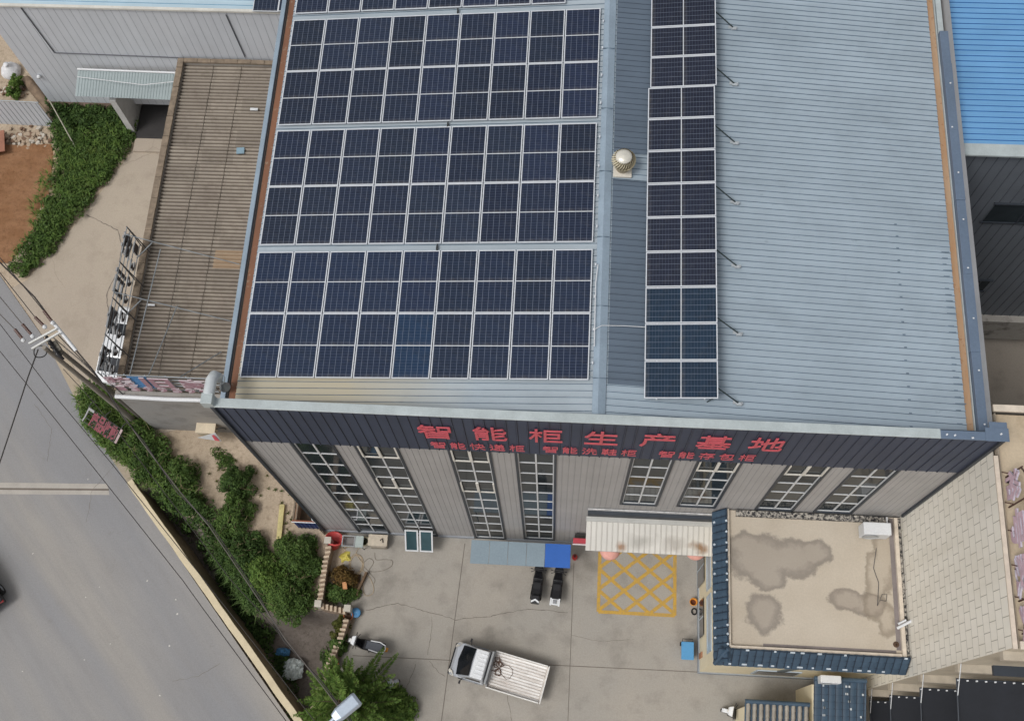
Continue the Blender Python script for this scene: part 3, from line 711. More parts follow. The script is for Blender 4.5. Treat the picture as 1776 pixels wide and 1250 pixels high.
m_mauve = M('faded mauve sign face', srgb(166, 130, 140), .7, var=.15, scale=2)
m_letter_back = M('sign letter back dark', srgb(78, 72, 70), .6, var=.25, scale=3)
m_ledge = M('sign letter edge', srgb(190, 178, 182), .6); m_ledged = M('dark letter edge', srgb(150, 150, 150), .6)
m_steel = M('sign frame steel', srgb(150, 156, 160), .45, .4, var=.15)
m_steeld = M('sign brace steel', srgb(84, 84, 84), .5, .3)
# sign facing the yard along the front edge
fs = T('roof_sign', 'faded mauve lettered sign along the front edge of the brown shed roof', 'sign', (-7, 5, SH))
for z in (5.75, 6.35, 6.75, 7.15, 7.55):
    w = MB(); w.tube([(-9.35, 5.1, z), (-4.5, 5.1, z)], .025, 6); w.build('rail', m_steel, fs)
w = MB()
for x in np.linspace(-9.3, -4.55, 6): w.tube([(x, 5.13, SH - .1), (x, 5.13, 7.6)], .03, 6)
w.build('upright', m_steel, fs)
w = MB()
for (x, dx) in ((-7.3, 0), (-5.9, 1.1)): w.tube([(x, 5.13, 7.4), (x + dx, 9.5 if dx == 0 else 7.2, SH - .15)], .03, 6)
w.build('brace', m_steel, fs)
w = MB(); w.quad((-8.25, 5.06, 6.05), (-7.35, 5.06, 6.05), (-7.35, 5.06, 7.55), (-8.25, 5.06, 7.55)); w.sheet((-8.25, 5.05, 6.05), (1, 0, 0), (0, 0, 1), (0, -1, 0), .9, 1.5, .2, .03, .02, .01); w.build('backing_panel', [M('blue backing', srgb(66, 128, 178), .6), M('blue backing rib', srgb(54, 100, 144), .6)], fs)
def two_tone(name, ch, Mx, w_, h_, d_, mf, me_, parent, off=.03):
    co, faces, me = glyph(ch, w_, h_, d_, off); b = MB(); b.add([Mx @ Vector(c) for c in co], faces)
    for i, p in enumerate(me.polygons): b.m[i] = 0 if abs(p.normal.z) > .5 else 1
    bpy.data.meshes.remove(me); return b.build(name, [mf, me_], parent)
for ch, x in zip('装旧家', (-8.75, -7.0, -5.25)): two_tone('character', ch, FACE((x, 5.0, 6.95)), 1.35, 1.25, .05, m_mauve, m_ledge, fs, .035)
for i, ch in enumerate('1399599'): two_tone('character', ch, FACE((-9.05 + i * .66, 5.0, 5.98)), .46, .55, .05, m_mauve, m_ledge, fs, .02)
# sign facing the road along the left edge, seen from behind
ls = T('roof_sign', 'dark open letters on a frame along the road edge of the brown shed roof', 'sign', (-9.6, 9, SH))
for z in (5.7, 6.3, 6.7, 7.1, 7.5):
    w = MB(); w.tube([(-9.6, 5.2, z), (-9.6, 12.6, z)], .025, 6); w.build('rail', m_steel, ls)
for y in (5.2, 7.05, 8.9, 10.75, 12.6):
    w = MB(); w.tube([(-9.6, y, SH - .1), (-9.6, y, 7.55)], .028, 6); w.tube([(-9.6, y, 7.5), (-9.1, y - .35, SH - .05)], .028, 6); w.build('upright', m_steeld, ls)
w = MB()
for (y) in (9.2, 12.2): w.tube([(-9.6, y, 7.5), (-4.5, y - .5, SH + .1)], .025, 6); w.tube([(-9.4, y - .6, 6.2), (-8.5, y - .1, 6.9)], .03, 6)
w.tube([(-8.2, 5.2, 7.3), (-8.05, 11.8, 6.85)], .03, 6)
w.build('brace', m_steel, ls)
WEST = lambda c: Matrix.Translation(Vector(c)) @ Matrix.Rotation(R_(-90), 4, 'Z') @ Matrix.Rotation(R_(90), 4, 'X')     # readable from the west
for ch, y in zip('装旧家床', (11.85, 9.85, 8.0, 6.1)): two_tone('character', ch, WEST((-9.66, y, 7.0)), 1.2, 1.15, .07, m_letter_back, m_ledged, ls, .03)
for i, ch in enumerate('13995995'): two_tone('character', ch, WEST((-9.66, 12.2 - i * .9, 5.98)), .5, .55, .06, m_letter_back, m_ledged, ls, .02)
bxp = Yp(343, 733, 4.85); ac = T('wall_box', 'small tan hood box on the grey front wall of the shed', 'wall unit', (bxp.x + .45, 4.85, bxp.z))
w = MB(); w.box((bxp.x, 4.35, bxp.z - .55), (bxp.x + .9, 4.84, bxp.z)); w.build('housing', M('hood tan', srgb(190, 176, 152), .7), ac, .02)
w = MB(); w.box((bxp.x - .04, 4.31, bxp.z + .002), (bxp.x + .94, 4.84, bxp.z + .05)); w.build('lid', M('hood lid tan', srgb(206, 192, 168), .7), ac)
w = MB(); w.tube([(bxp.x + .95, 4.6, bxp.z - .1), (bxp.x + 1.2, 4.7, bxp.z - .2), (bxp.x + 1.25, 4.8, bxp.z - .7)], .03, 6); w.build('hose', m_steeld, ac)
bp = Yp(345, 746, 4.6); bn = MB(); bn.add([(bp.x, 4.2, bp.z), (bp.x + 1.1, 4.28, bp.z + .75), (bp.x + 1.2, 4.1, bp.z - .1), (bp.x, 4.23, bp.z - .02), (bp.x + 1.1, 4.31, bp.z + .73), (bp.x + 1.2, 4.13, bp.z - .12)], [(0, 2, 1), (3, 4, 5), (0, 1, 4, 3), (1, 2, 5, 4), (2, 0, 3, 5)])
bnr = T('torn_banner', 'torn white pennant with a red tip hanging on the grey shed wall', 'banner', (bp.x, 4.6, bp.z))
bn.build('cloth', m_white, bnr)
w = MB(); w.add([(bp.x + .86, 4.22, bp.z + .5), (bp.x + 1.0, 4.22, bp.z + .6), (bp.x + 1.16, 4.08, bp.z + .0), (bp.x + .9, 4.1, bp.z + .02)], [(0, 3, 2, 1)]); w.build('red_patch', m_red, bnr)

# ------------------------------------------------------------------ grey clad hall at the upper left
YW = 23.75
m_copw0 = M('trim off white', srgb(206, 204, 196), .7)
hall = T('clad_hall', 'pale grey clad hall with light blue roof at the upper left corner', 'hall', (-14, YW, 0))
zt = Yp(36, 10, YW).z; zb = Yp(150, 178, YW).z; xl = Yp(85, 175, YW).x
m_clad = ribbed('pale grey cladding', srgb(202, 206, 212), var=.05, streak=(3, 1, .15)); m_cladr = M('cladding seam', srgb(146, 152, 160), .7)
w = MB(); w.sheet((xl, YW, zb), (0, 0, 1), (1, 0, 0), (0, -1, 0), zt - zb, 18, .42, .018, .01, .01); w.build('wall', [m_clad, m_cladr], hall)
w = MB(); w.box((xl - .15, YW + .01, -.1), (-13.6, YW + .3, zb)); w.build('brick_base', M('flaked plaster and brick', srgb(150, 128, 116), .9, var=.4, scale=2.2), hall)
w = MB(); w.box((xl - .2, YW - .1, zt - .03), (-.4, YW + .06, zt + .08)); w.build('eave_trim', m_copw0, hall)
w = MB(); w.sheet((xl - .2, YW + .06, zt + .02), (1, 0, 0), (0, 1, .06), (0, -.06, 1), 18.6, 14, .3, .035, .035, .015); w.build('roof', [ribbed('light blue roof', srgb(176, 198, 210)), M('light blue seam', srgb(110, 150, 176), .7)], hall)
w = MB()
for (p, q) in (((36, 12), (94, 90)), ((94, 91), (318, 100)), ((392, 25), (425, 98))):
    a, b_ = Yp(*p, YW), Yp(*q, YW); w.tube([(a.x, YW - .04, a.z), (b_.x, YW - .04, b_.z)], .03, 5)
w.build('wall_cable', M('cable grey', srgb(96, 98, 104), .6), hall)
w = MB(); w.quad((xl, YW + .02, zb), (xl, YW + 12, zb), (xl, YW + 12, zt), (xl, YW + .02, zt)); w.build('end_wall', m_clad, hall)
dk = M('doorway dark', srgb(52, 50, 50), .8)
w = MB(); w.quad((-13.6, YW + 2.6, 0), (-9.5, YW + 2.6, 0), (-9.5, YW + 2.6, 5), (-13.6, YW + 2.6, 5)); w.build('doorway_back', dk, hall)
w = MB(); w.box((-12.6, YW + 2.2, .02), (-11.2, YW + 2.5, 2.6)); w.build('blue_door', M('door blue', srgb(36, 62, 104), .6), hall)
w = MB(); w.box((-13.9, YW - 1.4, -.1), (-13.55, YW + .5, 3.3)); w.build('door_jamb', M('jamb whitewash', srgb(190, 190, 188), .8, var=.12), hall)
w = MB(); w.box((-13.5, YW - 2.6, -.1), (-9.6, YW - .2, .14)); w.build('threshold', m_lane, hall)
w = MB(); w.box((-13.5, YW - 1.75, -.1), (-9.6, YW + 2.6, .16)); w.build('doorway_floor', M('floor painted shade', srgb(56, 54, 54), .9, var=.2), hall)  # shade of the doorway interior put into the floor colour
w = MB(); q = [Z(135, 121, 4.6), Z(318, 128, 4.6), Z(308, 172, 3.9), Z(130, 167, 3.9)]
u = (q[1] - q[0]); v = (q[3] - q[0]); w.sheet(q[0], v, u, u.cross(v) * -1, v.length, u.length, .16, .02, .02, .012)
w.build('canopy', [ribbed('canopy pale green', srgb(138, 150, 152), var=.1), M('canopy seam', srgb(128, 146, 146), .7)], hall)
w = MB(); w.tube([q[0] + Vector((0, 0, .05)), q[1] + Vector((0, 0, .05))], .06, 6); w.tube([q[0] + Vector((.1, -.5, .06)), q[0].lerp(q[1], .65) + Vector((0, -.85, .07)), q[1] + Vector((0, -.5, .06))], .02, 5); w.build('canopy_trim', m_white, hall)
w = MB(); fl = Yp(68, 131, YW); w.lathe([(.0, 0), (.13, .02), (.1, .14), (0, .16)], M=Matrix.Translation((fl.x, YW - .03, fl.z)) @ Matrix.Rotation(R_(90), 4, 'X'), n=10); w.build('wall_lamp', m_white, hall)
# two panels on its roof
for i, (px_) in enumerate((437, 468)):
    a = Yp(px_, 19, YW + .5); o = place_panel(Matrix.Translation((Z(px_, 18, zt + .3).x, Z(px_, 18, zt + .3).y, zt + .2)) @ Matrix.Rotation(R_(2), 4, 'X'), ['dark solar panel on the light blue roof, left one of the pair', 'dark solar panel on the light blue roof, right one of the pair'][i], 'panels on the light blue roof', NAVY)
    o.location.x += 0 if i == 0 else .35
# low metal fence, bamboo pole and debris beside it
fz_ = 2.0; a, b_ = Z(-30, 213), Z(97, 220)
fe = T('metal_fence', 'low fence of pale ribbed metal sheets beside the rubble at the left edge', 'fence', (a.x, a.y, 0))
w = MB(); d = (b_ - a); w.sheet(a, (0, 0, 1), d, (0, -1, 0), fz_ + .35, d.length, .3, .03, .02, .014); w.build('sheet', [m_clad, m_cladr], fe)
w = MB(); w.tube([a + Vector((0, .05, fz_ + .36)), b_ + Vector((0, .05, fz_ + .36))], .04, 6); w.build('top_rail', m_steel, fe)
w = MB()
for t in (.05, .5, .97): w.tube([a.lerp(b_, t) + Vector((0, .08, -.1)), a.lerp(b_, t) + Vector((0, .08, fz_ + .3))], .04, 6)
w.build('post', m_steel, fe)
w = MB(); w.tube([Z(140, 272, .1), Z(100, 200, 1.6), Z(86, 175, 2.1)], .035, 6); tag(w.build('bamboo_pole', M('pole pale', srgb(170, 166, 150), .7)), 'thin pale pole leaning out of the weeds by the hall corner', 'pole')
w = MB(); w.tube([Z(45, 138, .2), Z(68, 165, .25), Z(98, 205, .2)], [.28, .3, .18], 8); tag(w.build('earth_bank', M('bank earth', srgb(128, 110, 92), .95, var=.3, scale=3, bump=.6)), 'narrow earth bank between the hall corner and the metal fence', 'bank')

def rock(mb, c, r, mi=0, flat_=.7):
    M_ = Matrix.Translation(Vector(c)) @ Matrix.Rotation(random.random() * 6, 4, 'Z'); n = 7; vs = []
    for j, (ph, rr) in enumerate(((-.9, .6), (0, 1), (.8, .7))):
        for k_ in range(n): q = r * rr * random.uniform(.75, 1.15); vs.append(M_ @ Vector((q * math.cos(k_ * 2 * math.pi / n), q * .75 * math.sin(k_ * 2 * math.pi / n), r * flat_ * math.sin(ph))))
    fs = [(j * n + k_, j * n + (k_ + 1) % n, (j + 1) * n + (k_ + 1) % n, (j + 1) * n + k_) for j in range(2) for k_ in range(n)] + [tuple(range(n))[::-1], tuple(range(2 * n, 3 * n))]
    mb.add(vs, fs, mi)
w = MB()
for i in range(150):
    p = Z(random.gauss(48, 22), random.gauss(240, 8), .05); rock(w, p, random.uniform(.05, .22), random.choice((0, 0, 1, 2)))
for i in range(60):
    p = Z(random.gauss(22, 12), random.gauss(158, 5), .05); rock(w, p, random.uniform(.06, .2), random.choice((0, 1, 2)))
tag(w.build('rubble', [M('rubble tan', srgb(168, 150, 130), .9), M('rubble pale', srgb(186, 178, 166), .9), M('rubble brown', srgb(120, 96, 78), .9)]), 'scattered broken bricks and pale scraps below the low metal fence', 'rubble', kind='stuff')
w = MB(); sp = Z(18, 122, .3); w.lathe([(.0, 0), (.5, .0), (.60, .22), (.46, .5), (.2, .66), (.12, .82), (.16, .9), (0, .86)], c=(sp.x, sp.y, 0), n=12); tag(w.build('white_sack', M('sack white', srgb(214, 214, 216), .8, var=.15, scale=5)), 'bulging white sack standing on bare earth by the hall wall', 'sack')
w = MB(); a = Z(-8, 246, .6); w.obox((a.x, a.y, .55), (1.0, 1.4, .06), .25); w.obox((a.x - .1, a.y, .27), (.1, 1.2, .5), .25); tag(w.build('board', M('board red brown', srgb(150, 104, 84), .8, var=.2)), 'red brown board lying at the left edge below the metal fence', 'board')
w = MB()
fe_pts = [(100, 268), (96, 320), (88, 345), (72, 378), (60, 400)]
for i in range(len(fe_pts) - 1):
    a, b_ = Z(*fe_pts[i]), Z(*fe_pts[i + 1]); n = int((b_ - a).length / .32)
    for k_ in range(n): q = a.lerp(b_, k_ / n); w.obox((q.x + random.uniform(-.04, .04), q.y, .12), (.3, .26, .2), random.uniform(-.3, .3))
tag(w.build('stone_edging', M('edging tan', srgb(176, 156, 130), .9, var=.25, scale=4)), 'crooked tan stone edging along the brown field', kind='stuff')

# ------------------------------------------------------------------ buildings on the right
bb = T('blue_roof_building', 'dark grey clad building with a bright blue ribbed roof on the right', 'building', (35, 11, 0))
YBW = 11.6; ztop = Yp(1662, 262, YBW).z; zc = Yp(1690, 545, YBW).z; zl = Yp(1690, 575, YBW).z
m_dgrey = ribbed('dark grey cladding', srgb(104, 110, 118), var=.08, streak=(3, 1, .15)); m_dgr = M('dark cladding seam', srgb(66, 70, 78), .7)
wl_ = []
w = MB(); w.sheet((WX + .12, YBW, zc), (0, 0, 1), (1, 0, 0), (0, -1, 0), ztop - zc, 22, .42, .03, .02, .014); w.build('wall', [m_dgrey, m_dgr], bb)
for (p, q) in (((1727, 352), (1850, 387)), ((1684, 484), (1720, 503))):
    a, b_ = Yp(p[0], p[1], YBW), Yp(q[0], q[1], YBW); x0_, x1_ = Yp(p[0], p[1], YBW).x, Yp(q[0], p[1] , YBW).x
    f = MB(); z1_, z0_ = a.z, b_.z; f.box((x0_ - .08, YBW - .1, z0_ - .08), (x1_ + .08, YBW - .022, z0_)); f.box((x0_ - .08, YBW - .1, z1_), (x1_ + .08, YBW - .022, z1_ + .06)); f.box(((x0_ + x1_) / 2 - .03, YBW - .1, z0_ + .002), ((x0_ + x1_) / 2 + .03, YBW - .022, z1_ - .002))
    wn = f.build('window', m_trim, bb)
    g = MB(); g.quad((x0_, YBW - .05, z0_), (x1_, YBW - .05, z0_), (x1_, YBW - .05, z1_), (x0_, YBW - .05, z1_)); g.build('pane', m_glass, wn)
w = MB(); w.box((WX + .12, YBW - .35, zl), (48, YBW + .02, zc - .02)); w.build('concrete_beam', concrete('beam concrete', srgb(170, 166, 160), srgb(90, 86, 82), srgb(150, 146, 140), .8, 0, 2), bb)
w = MB(); w.box((WX + .12, YBW + .1, -.05), (30.2, YBW + 5, zl)); w.box((44, YBW + .1, -.05), (48, YBW + 5, zl)); w.build('pier', m_render, bb)
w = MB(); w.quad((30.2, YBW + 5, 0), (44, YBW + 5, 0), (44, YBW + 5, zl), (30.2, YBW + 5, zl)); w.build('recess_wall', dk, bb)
w = MB(); w.box((WX + .12, YBW - .2, ztop - .02), (48, YBW + .3, ztop + .07)); w.build('eave_trim', m_flash, bb)
m_blue = ribbed('bright blue roof', srgb(108, 158, 202), var=.08); m_bluer = M('blue rib', srgb(40, 96, 156), .7)
w = MB(); w.sheet((25.29, YBW + .3, ztop), (1, 0, 0), (0, 1, -.01), (0, .01, 1), 23, 22, .25, .03, .035, .014); w.build('roof', [m_blue, m_bluer], bb)
# alley ground
al = flat('alley', [Vector(p) for p in [(WX + .1, 1.9, 0), (60, 1.9, 0), (60, 17, 0), (WX + .1, 17, 0)]], .01, concrete('alley concrete', srgb(150, 142, 132), srgb(104, 98, 92), srgb(140, 132, 122), .5, .3), .03)

# cream tiled building
XC, YC, ZC = 25.62, -6.38, 18.75
cb = T('tiled_building', 'tall cream tiled building with flat roof joining the factory on the right', 'building', (30, -3, 0))
k = N('cream wall tiles'); o = k.sep(); 
brk = k.t.nodes.new('ShaderNodeTexBrick'); cv = k.t.nodes.new('ShaderNodeCombineXYZ'); k.l(o[1], cv.inputs[0]); k.l(o[2], cv.inputs[1])
rot = k.t.nodes.new('ShaderNodeCombineXYZ'); k.l(o[2], rot.inputs[0]); k.l(o[1], rot.inputs[1])
k.l(cv.outputs[0], brk.inputs['Vector']); brk.inputs['Scale'].default_value = 1.0; brk.inputs['Brick Width'].default_value = .60; brk.inputs['Row Height'].default_value = .55
brk.inputs['Mortar Size'].default_value = .012; brk.inputs['Color1'].default_value = (*srgb(240, 236, 226), 1); brk.inputs['Color2'].default_value = (*srgb(236, 232, 221), 1); brk.inputs['Mortar'].default_value = (*srgb(150, 145, 134), 1)
brk.offset = .5
c = k.mix(k.rng(k.noise(.5, 5, .6, stretch=(1, 2, .3)), .4, .7, 0, .25), brk.outputs['Color'], srgb(190, 181, 162))
m_tilew = k.out(c, .5, 0, .4)
m_cream = M('cream paint', srgb(226, 214, 184), .7, var=.05); m_copw = M('coping off white', srgb(206, 194, 178), .8, var=.15, scale=3)
m_croof = concrete('cream roof screed', srgb(190, 174, 150), srgb(140, 122, 100), srgb(200, 184, 160), .6, .2)
w = MB(); w.quad((XC, 0.0, 0), (XC, YC, 0), (XC, YC, ZC), (XC, 0.0, ZC)); w.quad((XC, 1.4, ZC - 3), (XC, 0, ZC - 3), (XC, 0, ZC), (XC, 1.4, ZC)); w.build('side_wall', m_tilew, cb)
w = MB(); w.quad((XC + .22, YC + .2, ZC - .35), (48, YC + .2, ZC - .35), (48, 1.25, ZC - .35), (XC + .22, 1.25, ZC - .35)); w.build('roof', m_croof, cb)
w = MB(); w.box((XC - .02, YC - .04, ZC), (XC + .12, -.3, ZC + .06)); w.box((XC + .2, YC - .04, ZC), (48, YC + .2, ZC + .08)); w.box((XC + .12, 1.22, ZC), (48, 1.45, ZC + .09)); w.quad((XC + .2, YC, ZC), (XC + .2, 1.2, ZC), (XC + .2, 1.2, ZC - .4), (XC + .2, YC, ZC - .4)); w.build('coping', m_copw, cb)
w = MB(); w.quad((48, 1.42, 0), (XC, 1.42, 0), (XC, 1.42, ZC), (48, 1.42, ZC)); w.build('back_wall', m_render, cb)
w = MB()
flo = [(0, 1.9), (2.3, 5.05), (5.5, 9.1), (9.6, 13.2), (13.7, ZC)]
w.quad((XC, YC, 0), (48, YC, 0), (48, YC, ZC), (XC, YC, ZC))
w.build('front_wall', M('front plaster', srgb(186, 176, 158), .8, var=.12), cb)
w = MB()
for z in (1.95, 5.3, 9.4, 13.5, 17.6): w.box((XC + .0, YC - .28, z), (48, YC - .003, z + .32))
w.build('floor_band', M('floor band plaster', srgb(176, 166, 150), .85, var=.15, scale=2), cb)
m_net = M('black shade cloth', srgb(30, 33, 40), .8, var=.25, scale=.8)
def shade(i, x0_, z, ylen, lab):
    t = T('shade_awning', lab, 'awning', (x0_, YC, z), 'black shade awnings')
    w = MB(); n = 14; m = 10; x1_ = 46; vs = []
    for a in range(n + 1):
        for b in range(m + 1):
            u_, v_ = a / n, b / m
            vs.append((x0_ + (x1_ - x0_) * u_, YC - .45 - ylen * v_, z + .02 - .45 * v_ - .10 * math.sin(v_ * math.pi) + .03 * math.sin(u_ * 60)))
    w.add(vs, [(a * (m + 1) + b, (a + 1) * (m + 1) + b, (a + 1) * (m + 1) + b + 1, a * (m + 1) + b + 1) for a in range(n) for b in range(m)], 0, True); w.build('cloth', m_net, t)
    w = MB(); x = x0_ + .05
    while x < x0_ + 7: w.obox((x, YC - .5, z + .05), (.07, .05, .04), .2); x += .32
    w.build('tie', m_white, t)
    w = MB(); w.tube([(x0_ + .02, YC - .45, z + .01), (x0_ + .02, YC - .45 - ylen, z - .44)], .035, 6); w.tube([(x0_, YC - .45, z - .02), (x1_, YC - .45, z - .02)], .03, 6); w.build('bar', m_trim, t)
    w = MB(); w.tube([(x0_ - .1, YC - .02, z + .9), (x0_ + .02, YC - 1.0, z - .03)], .018, 6); w.build('stay', m_white, t)
for i, (z, yl) in enumerate(((1.9, 5.5), (5.05, 5), (9.1, 4.4), (13.2, 4))):
    shade(i, XC + .12, z, yl, f"black shade cloth awning over the {['ground floor', 'second floor', 'third floor', 'top floor'][i]} of the cream tiled building")
w = MB(); a = Yp(1720, 1137, YC); w.box((a.x, YC - .6, a.z - .1), (48, YC - .29, a.z)); w.box((a.x, YC - .62, a.z + .003), (48, YC - .29, a.z + .05)); w.build('window_hood', m_trim, cb)
# pink sign on the cream roof, standing along the road edge, facing left
m_pink = M('faded pink sign', srgb(198, 172, 184), .7, var=.2, scale=3); m_pinkd = M('pink sign peeling', srgb(186, 178, 190), .7, var=.2, scale=6)
psn = T('roof_sign', 'faded pink character sign on rusty props along the edge of the cream roof', 'sign', (26.4, -3, ZC))
for ch, (py0, py1) in zip('裕号家具', ((815, 868), (882, 950), (958, 1035), (1045, 1120))):
    a, b_ = Z(1735, py0, ZC + .3), Z(1738, py1, ZC + .3)
    yc = (a.y + b_.y) / 2
    two_tone('character', ch, WEST((25.98, yc, ZC + .42)), abs(a.y - b_.y) * .98, 1.05, .06, m_pink, m_pinkd, psn, .03)
m_prop = M('rusty prop', srgb(86, 62, 54), .8)
for y in (-.9, -1.9, -2.8, -3.9, -4.9, -5.9):
    w = MB(); w.tube([(26.08, y, ZC - .35), (26.08, y, ZC + 1.0)], .03, 5); w.tube([(26.08, y, ZC + .9), (26.9, y - .1, ZC - .34)], .03, 5); w.tube([(25.85, y + .1, ZC - .1), (26.08, y, ZC + .1)], .02, 5); w.build('prop', m_prop, psn)

# ------------------------------------------------------------------ gatehouse annex with flat roof and blue tile band
GX0, GY0, GZ1, GZD = 18.38, -5.85, 8.05, 8.55
gh = T('gatehouse', 'cream annex with stained flat roof edged by a blue tile band', 'annex', (22, -3, 0))
w = MB(); w.quad((GX0, GY0, .5), (XC - .03, GY0, .5), (XC - .03, GY0, GZ1), (GX0, GY0, GZ1)); w.quad((GX0, -.07, .5), (GX0, GY0, .5), (GX0, GY0, GZ1), (GX0, -.07, GZ1)); w.build('wall', m_cream, gh)
w = MB(); w.box((GX0 - .05, GY0 - .05, -.05), (XC - .03, GY0 + .1, .5)); w.box((GX0 - .05, GY0 + .1, -.05), (GX0 + .1, -.07, .5)); w.build('plinth', M('plinth blue grey', srgb(150, 156, 162), .8), gh)
k = N('stained screed'); wv = k.warp(1.9, .6)
base = k.mix(k.rng(k.noise(.35, 5), .35, .65), srgb(194, 184, 169), srgb(182, 171, 155)); base = k.gain(base, k.rng(k.noise(16, 4, .7), .3, .7, .93, 1.07))
def gl(px, py): p = Z(px, py, GZD); return p.x - 22, p.y + 3
grain = k.noise(7, 5, .75)
def stain(col, blobs, c1, amt=1.0):
    m_ = None
    for (px, py, rx, ry) in blobs:
        cx, cy = gl(px, py); b_ = k.blob(wv, cx, cy, rx, ry); m_ = b_ if m_ is None else k.math('MAXIMUM', m_, b_)
    m_ = k.math('ADD', m_, k.rng(grain, .2, .8, -.13, .13)); inner = k.rng(m_, -.04, .24, 0, amt * .6); rim = k.math('MULTIPLY', k.rng(m_, -.03, .16, 0, 1), k.rng(m_, .14, .5, 1, 0))
    col = k.mix(inner, col, c1); return k.mix(k.math('MULTIPLY', rim, .62), col, tuple(x * .62 for x in c1))
base = stain(base, [(1322, 968, 1.6, 1.05), (1372, 968, 1.2, .85), (1412, 958, .75, .6), (1330, 998, .85, .56), (1296, 945, .9, .6)], srgb(143, 135, 127), .95)
base = stain(base, [(1325, 1062, .75, .85)], srgb(145, 137, 129), .9)
base = stain(base, [(1470, 1040, .8, .45), (1505, 1048, .8, .5)], srgb(141, 131, 122), .85)
base = stain(base, [(1533, 960, .5, 1.7), (1520, 1000, .5, 1.2), (1538, 1075, .45, .7), (1518, 1050, .6, .6)], srgb(154, 141, 124), .55)
m_screed = k.out(base, .85, 0, .25)
w = MB(); w.quad((GX0 + .2, GY0 + .3, GZD), (XC - .03, GY0 + .3, GZD), (XC - .03, -.05, GZD), (GX0 + .2, -.05, GZD)); w.build('flat_roof', m_screed, gh)
w = MB(); w.box((GX0 + .12, GY0 + .16, GZD - .3), (XC - .35, GY0 + .30, GZD + .2)); w.box((GX0 + .1, GY0 + .30, GZD - .3), (GX0 + .2, -.05, GZD + .2)); w.build('parapet', m_copw, gh)
w = MB(); w.box((25.12, GY0 + .46, GZD + .004), (25.3, -.1, GZD + .012)); w.box((GX0 + 1.5, GY0 + .33, GZD + .003), (25.1, GY0 + .45, GZD + .010)); w.build('felt_strip', M('bitumen strip', srgb(128, 120, 118), .9, var=.2), gh)
w = MB(); w.box((25.3, GY0 + .2, GZD - .3), (25.45, -.1, GZD + .18)); w.build('side_kerb', m_copw, gh)
def speck():
    k = N('flaking waterproofing'); c = k.mix(k.rng(k.noise(7, 5, .8), .46, .56), (.018, .018, .022), srgb(176, 170, 160)); return k.out(c, .8)
m_speck = speck()
w = MB(); w.box((25.46, GY0 + .2, GZD - .2), (25.59, -.1, GZD + .06)); w.box((GX0 + .5, -.32, GZD + .0), (25.1, -.07, GZD + .16)); w.build('waterproof_seam', m_speck, gh)
# blue tile band
m_btile = M('blue roof tile', srgb(58, 78, 96), .5, var=.18, scale=2.2, fine=.1); m_btd = M('tile groove', srgb(30, 44, 60), .6)
def tiles(mb, o, along, up, nrm, La, Lu, pa=.3, pu=.36):
    along, up, nrm = along.normalized(), up.normalized(), nrm.normalized(); nr = max(1, round(Lu / pu)); pu = Lu / nr
    for r in range(nr):
        n = int(La / pa); m = n * 6; vs = []
        for j in range(m + 1):
            t = La * j / m; h = .022 * abs(math.sin(math.pi * t / pa)) ** .6
            vs.append(o + along * t + up * (r * pu - .03) + nrm * (h + .05)); vs.append(o + along * t + up * (r * pu + pu) + nrm * (h + .005))
        mb.add(vs, [(2 * j, 2 * j + 2, 2 * j + 3, 2 * j + 1) for j in range(m)], 0, True)
        mb.add([o + along * (La * q) + up * (r * pu + pu * e_) + nrm * .062 for e_ in (.86, .98) for q in (0, 1)], [(0, 1, 3, 2)], 1)
        for q in range(int(La / pa) + 1):
            b0 = o + along * min(q * pa, La - .04) + up * (r * pu) + nrm * .064; mb.add([b0, b0 + along * .035, b0 + along * .035 + up * pu * .86, b0 + up * pu * .86], [(0, 1, 2, 3)], 1)
        mb.add([o + along * 0 + up * (r * pu - .03) + nrm * .05, o + along * La + up * (r * pu - .03) + nrm * .05, o + along * La + up * (r * pu - .03), o + up * (r * pu - .03)], [(0, 1, 2, 3)], 1)
w = MB(); zt_ = GZD + .3
tiles(w, Vector((GX0 - .34, -.05, GZ1)), Vector((0, -1, 0)), Vector((.46, 0, zt_ - GZ1)), Vector((-(zt_ - GZ1), 0, .46)), 6.15, math.hypot(.46, zt_ - GZ1), .3, .31)
tiles(w, Vector((GX0 - .34, GY0 - .36, GZ1)), Vector((1, 0, 0)), Vector((0, .55, zt_ - GZ1)), Vector((0, -(zt_ - GZ1), .55)), XC - .05 - GX0 + .34, math.hypot(.55, zt_ - GZ1), .3, .31)
w.build('tile_band', [m_btile, m_btd], gh)
w = MB(); w.tube([(GX0 - .36, GY0 - .38, GZ1 + .03), (GX0 + .1, GY0 + .16, zt_ + .05)], .09, 8); w.build('hip_tile', m_btile, gh)
w = MB()
for y in np.arange(-5.6, -.2, .42):
    for zz_, dx in ((GZ1 + .12, -.34), (zt_ + .0, .06)):
        if random.random() < .8: w.obox((GX0 + dx, y + random.uniform(-.1, .1), zz_), (.07, .08, .09), random.random())
for x in np.arange(GX0 + .3, XC - .3, .55):
    for zz_, dy in ((GZ1 + .12, -.36), (zt_ + .0, .12)):
        if random.random() < .8: w.obox((x + random.uniform(-.1, .1), GY0 + dy, zz_), (random.uniform(.08, .22), .06, .09), 0)
tag(w.build('mortar_dab', M('mortar white', srgb(190, 200, 208), .8), gh), kind='stuff')
w = MB(); w.box((GX0 - .33, GY0 - .34, GZ1 - .12), (XC - .05, GY0 - .002, GZ1 - .04)); w.box((GX0 - .33, GY0 - .002, GZ1 - .12), (GX0 - .002, -.1, GZ1 - .04)); w.build('eave_board', m_cream, gh)
m_bglass = glass('annex glass', srgb(60, 66, 72), .12); m_bframe = M('annex frame blue grey', srgb(170, 182, 192), .5)
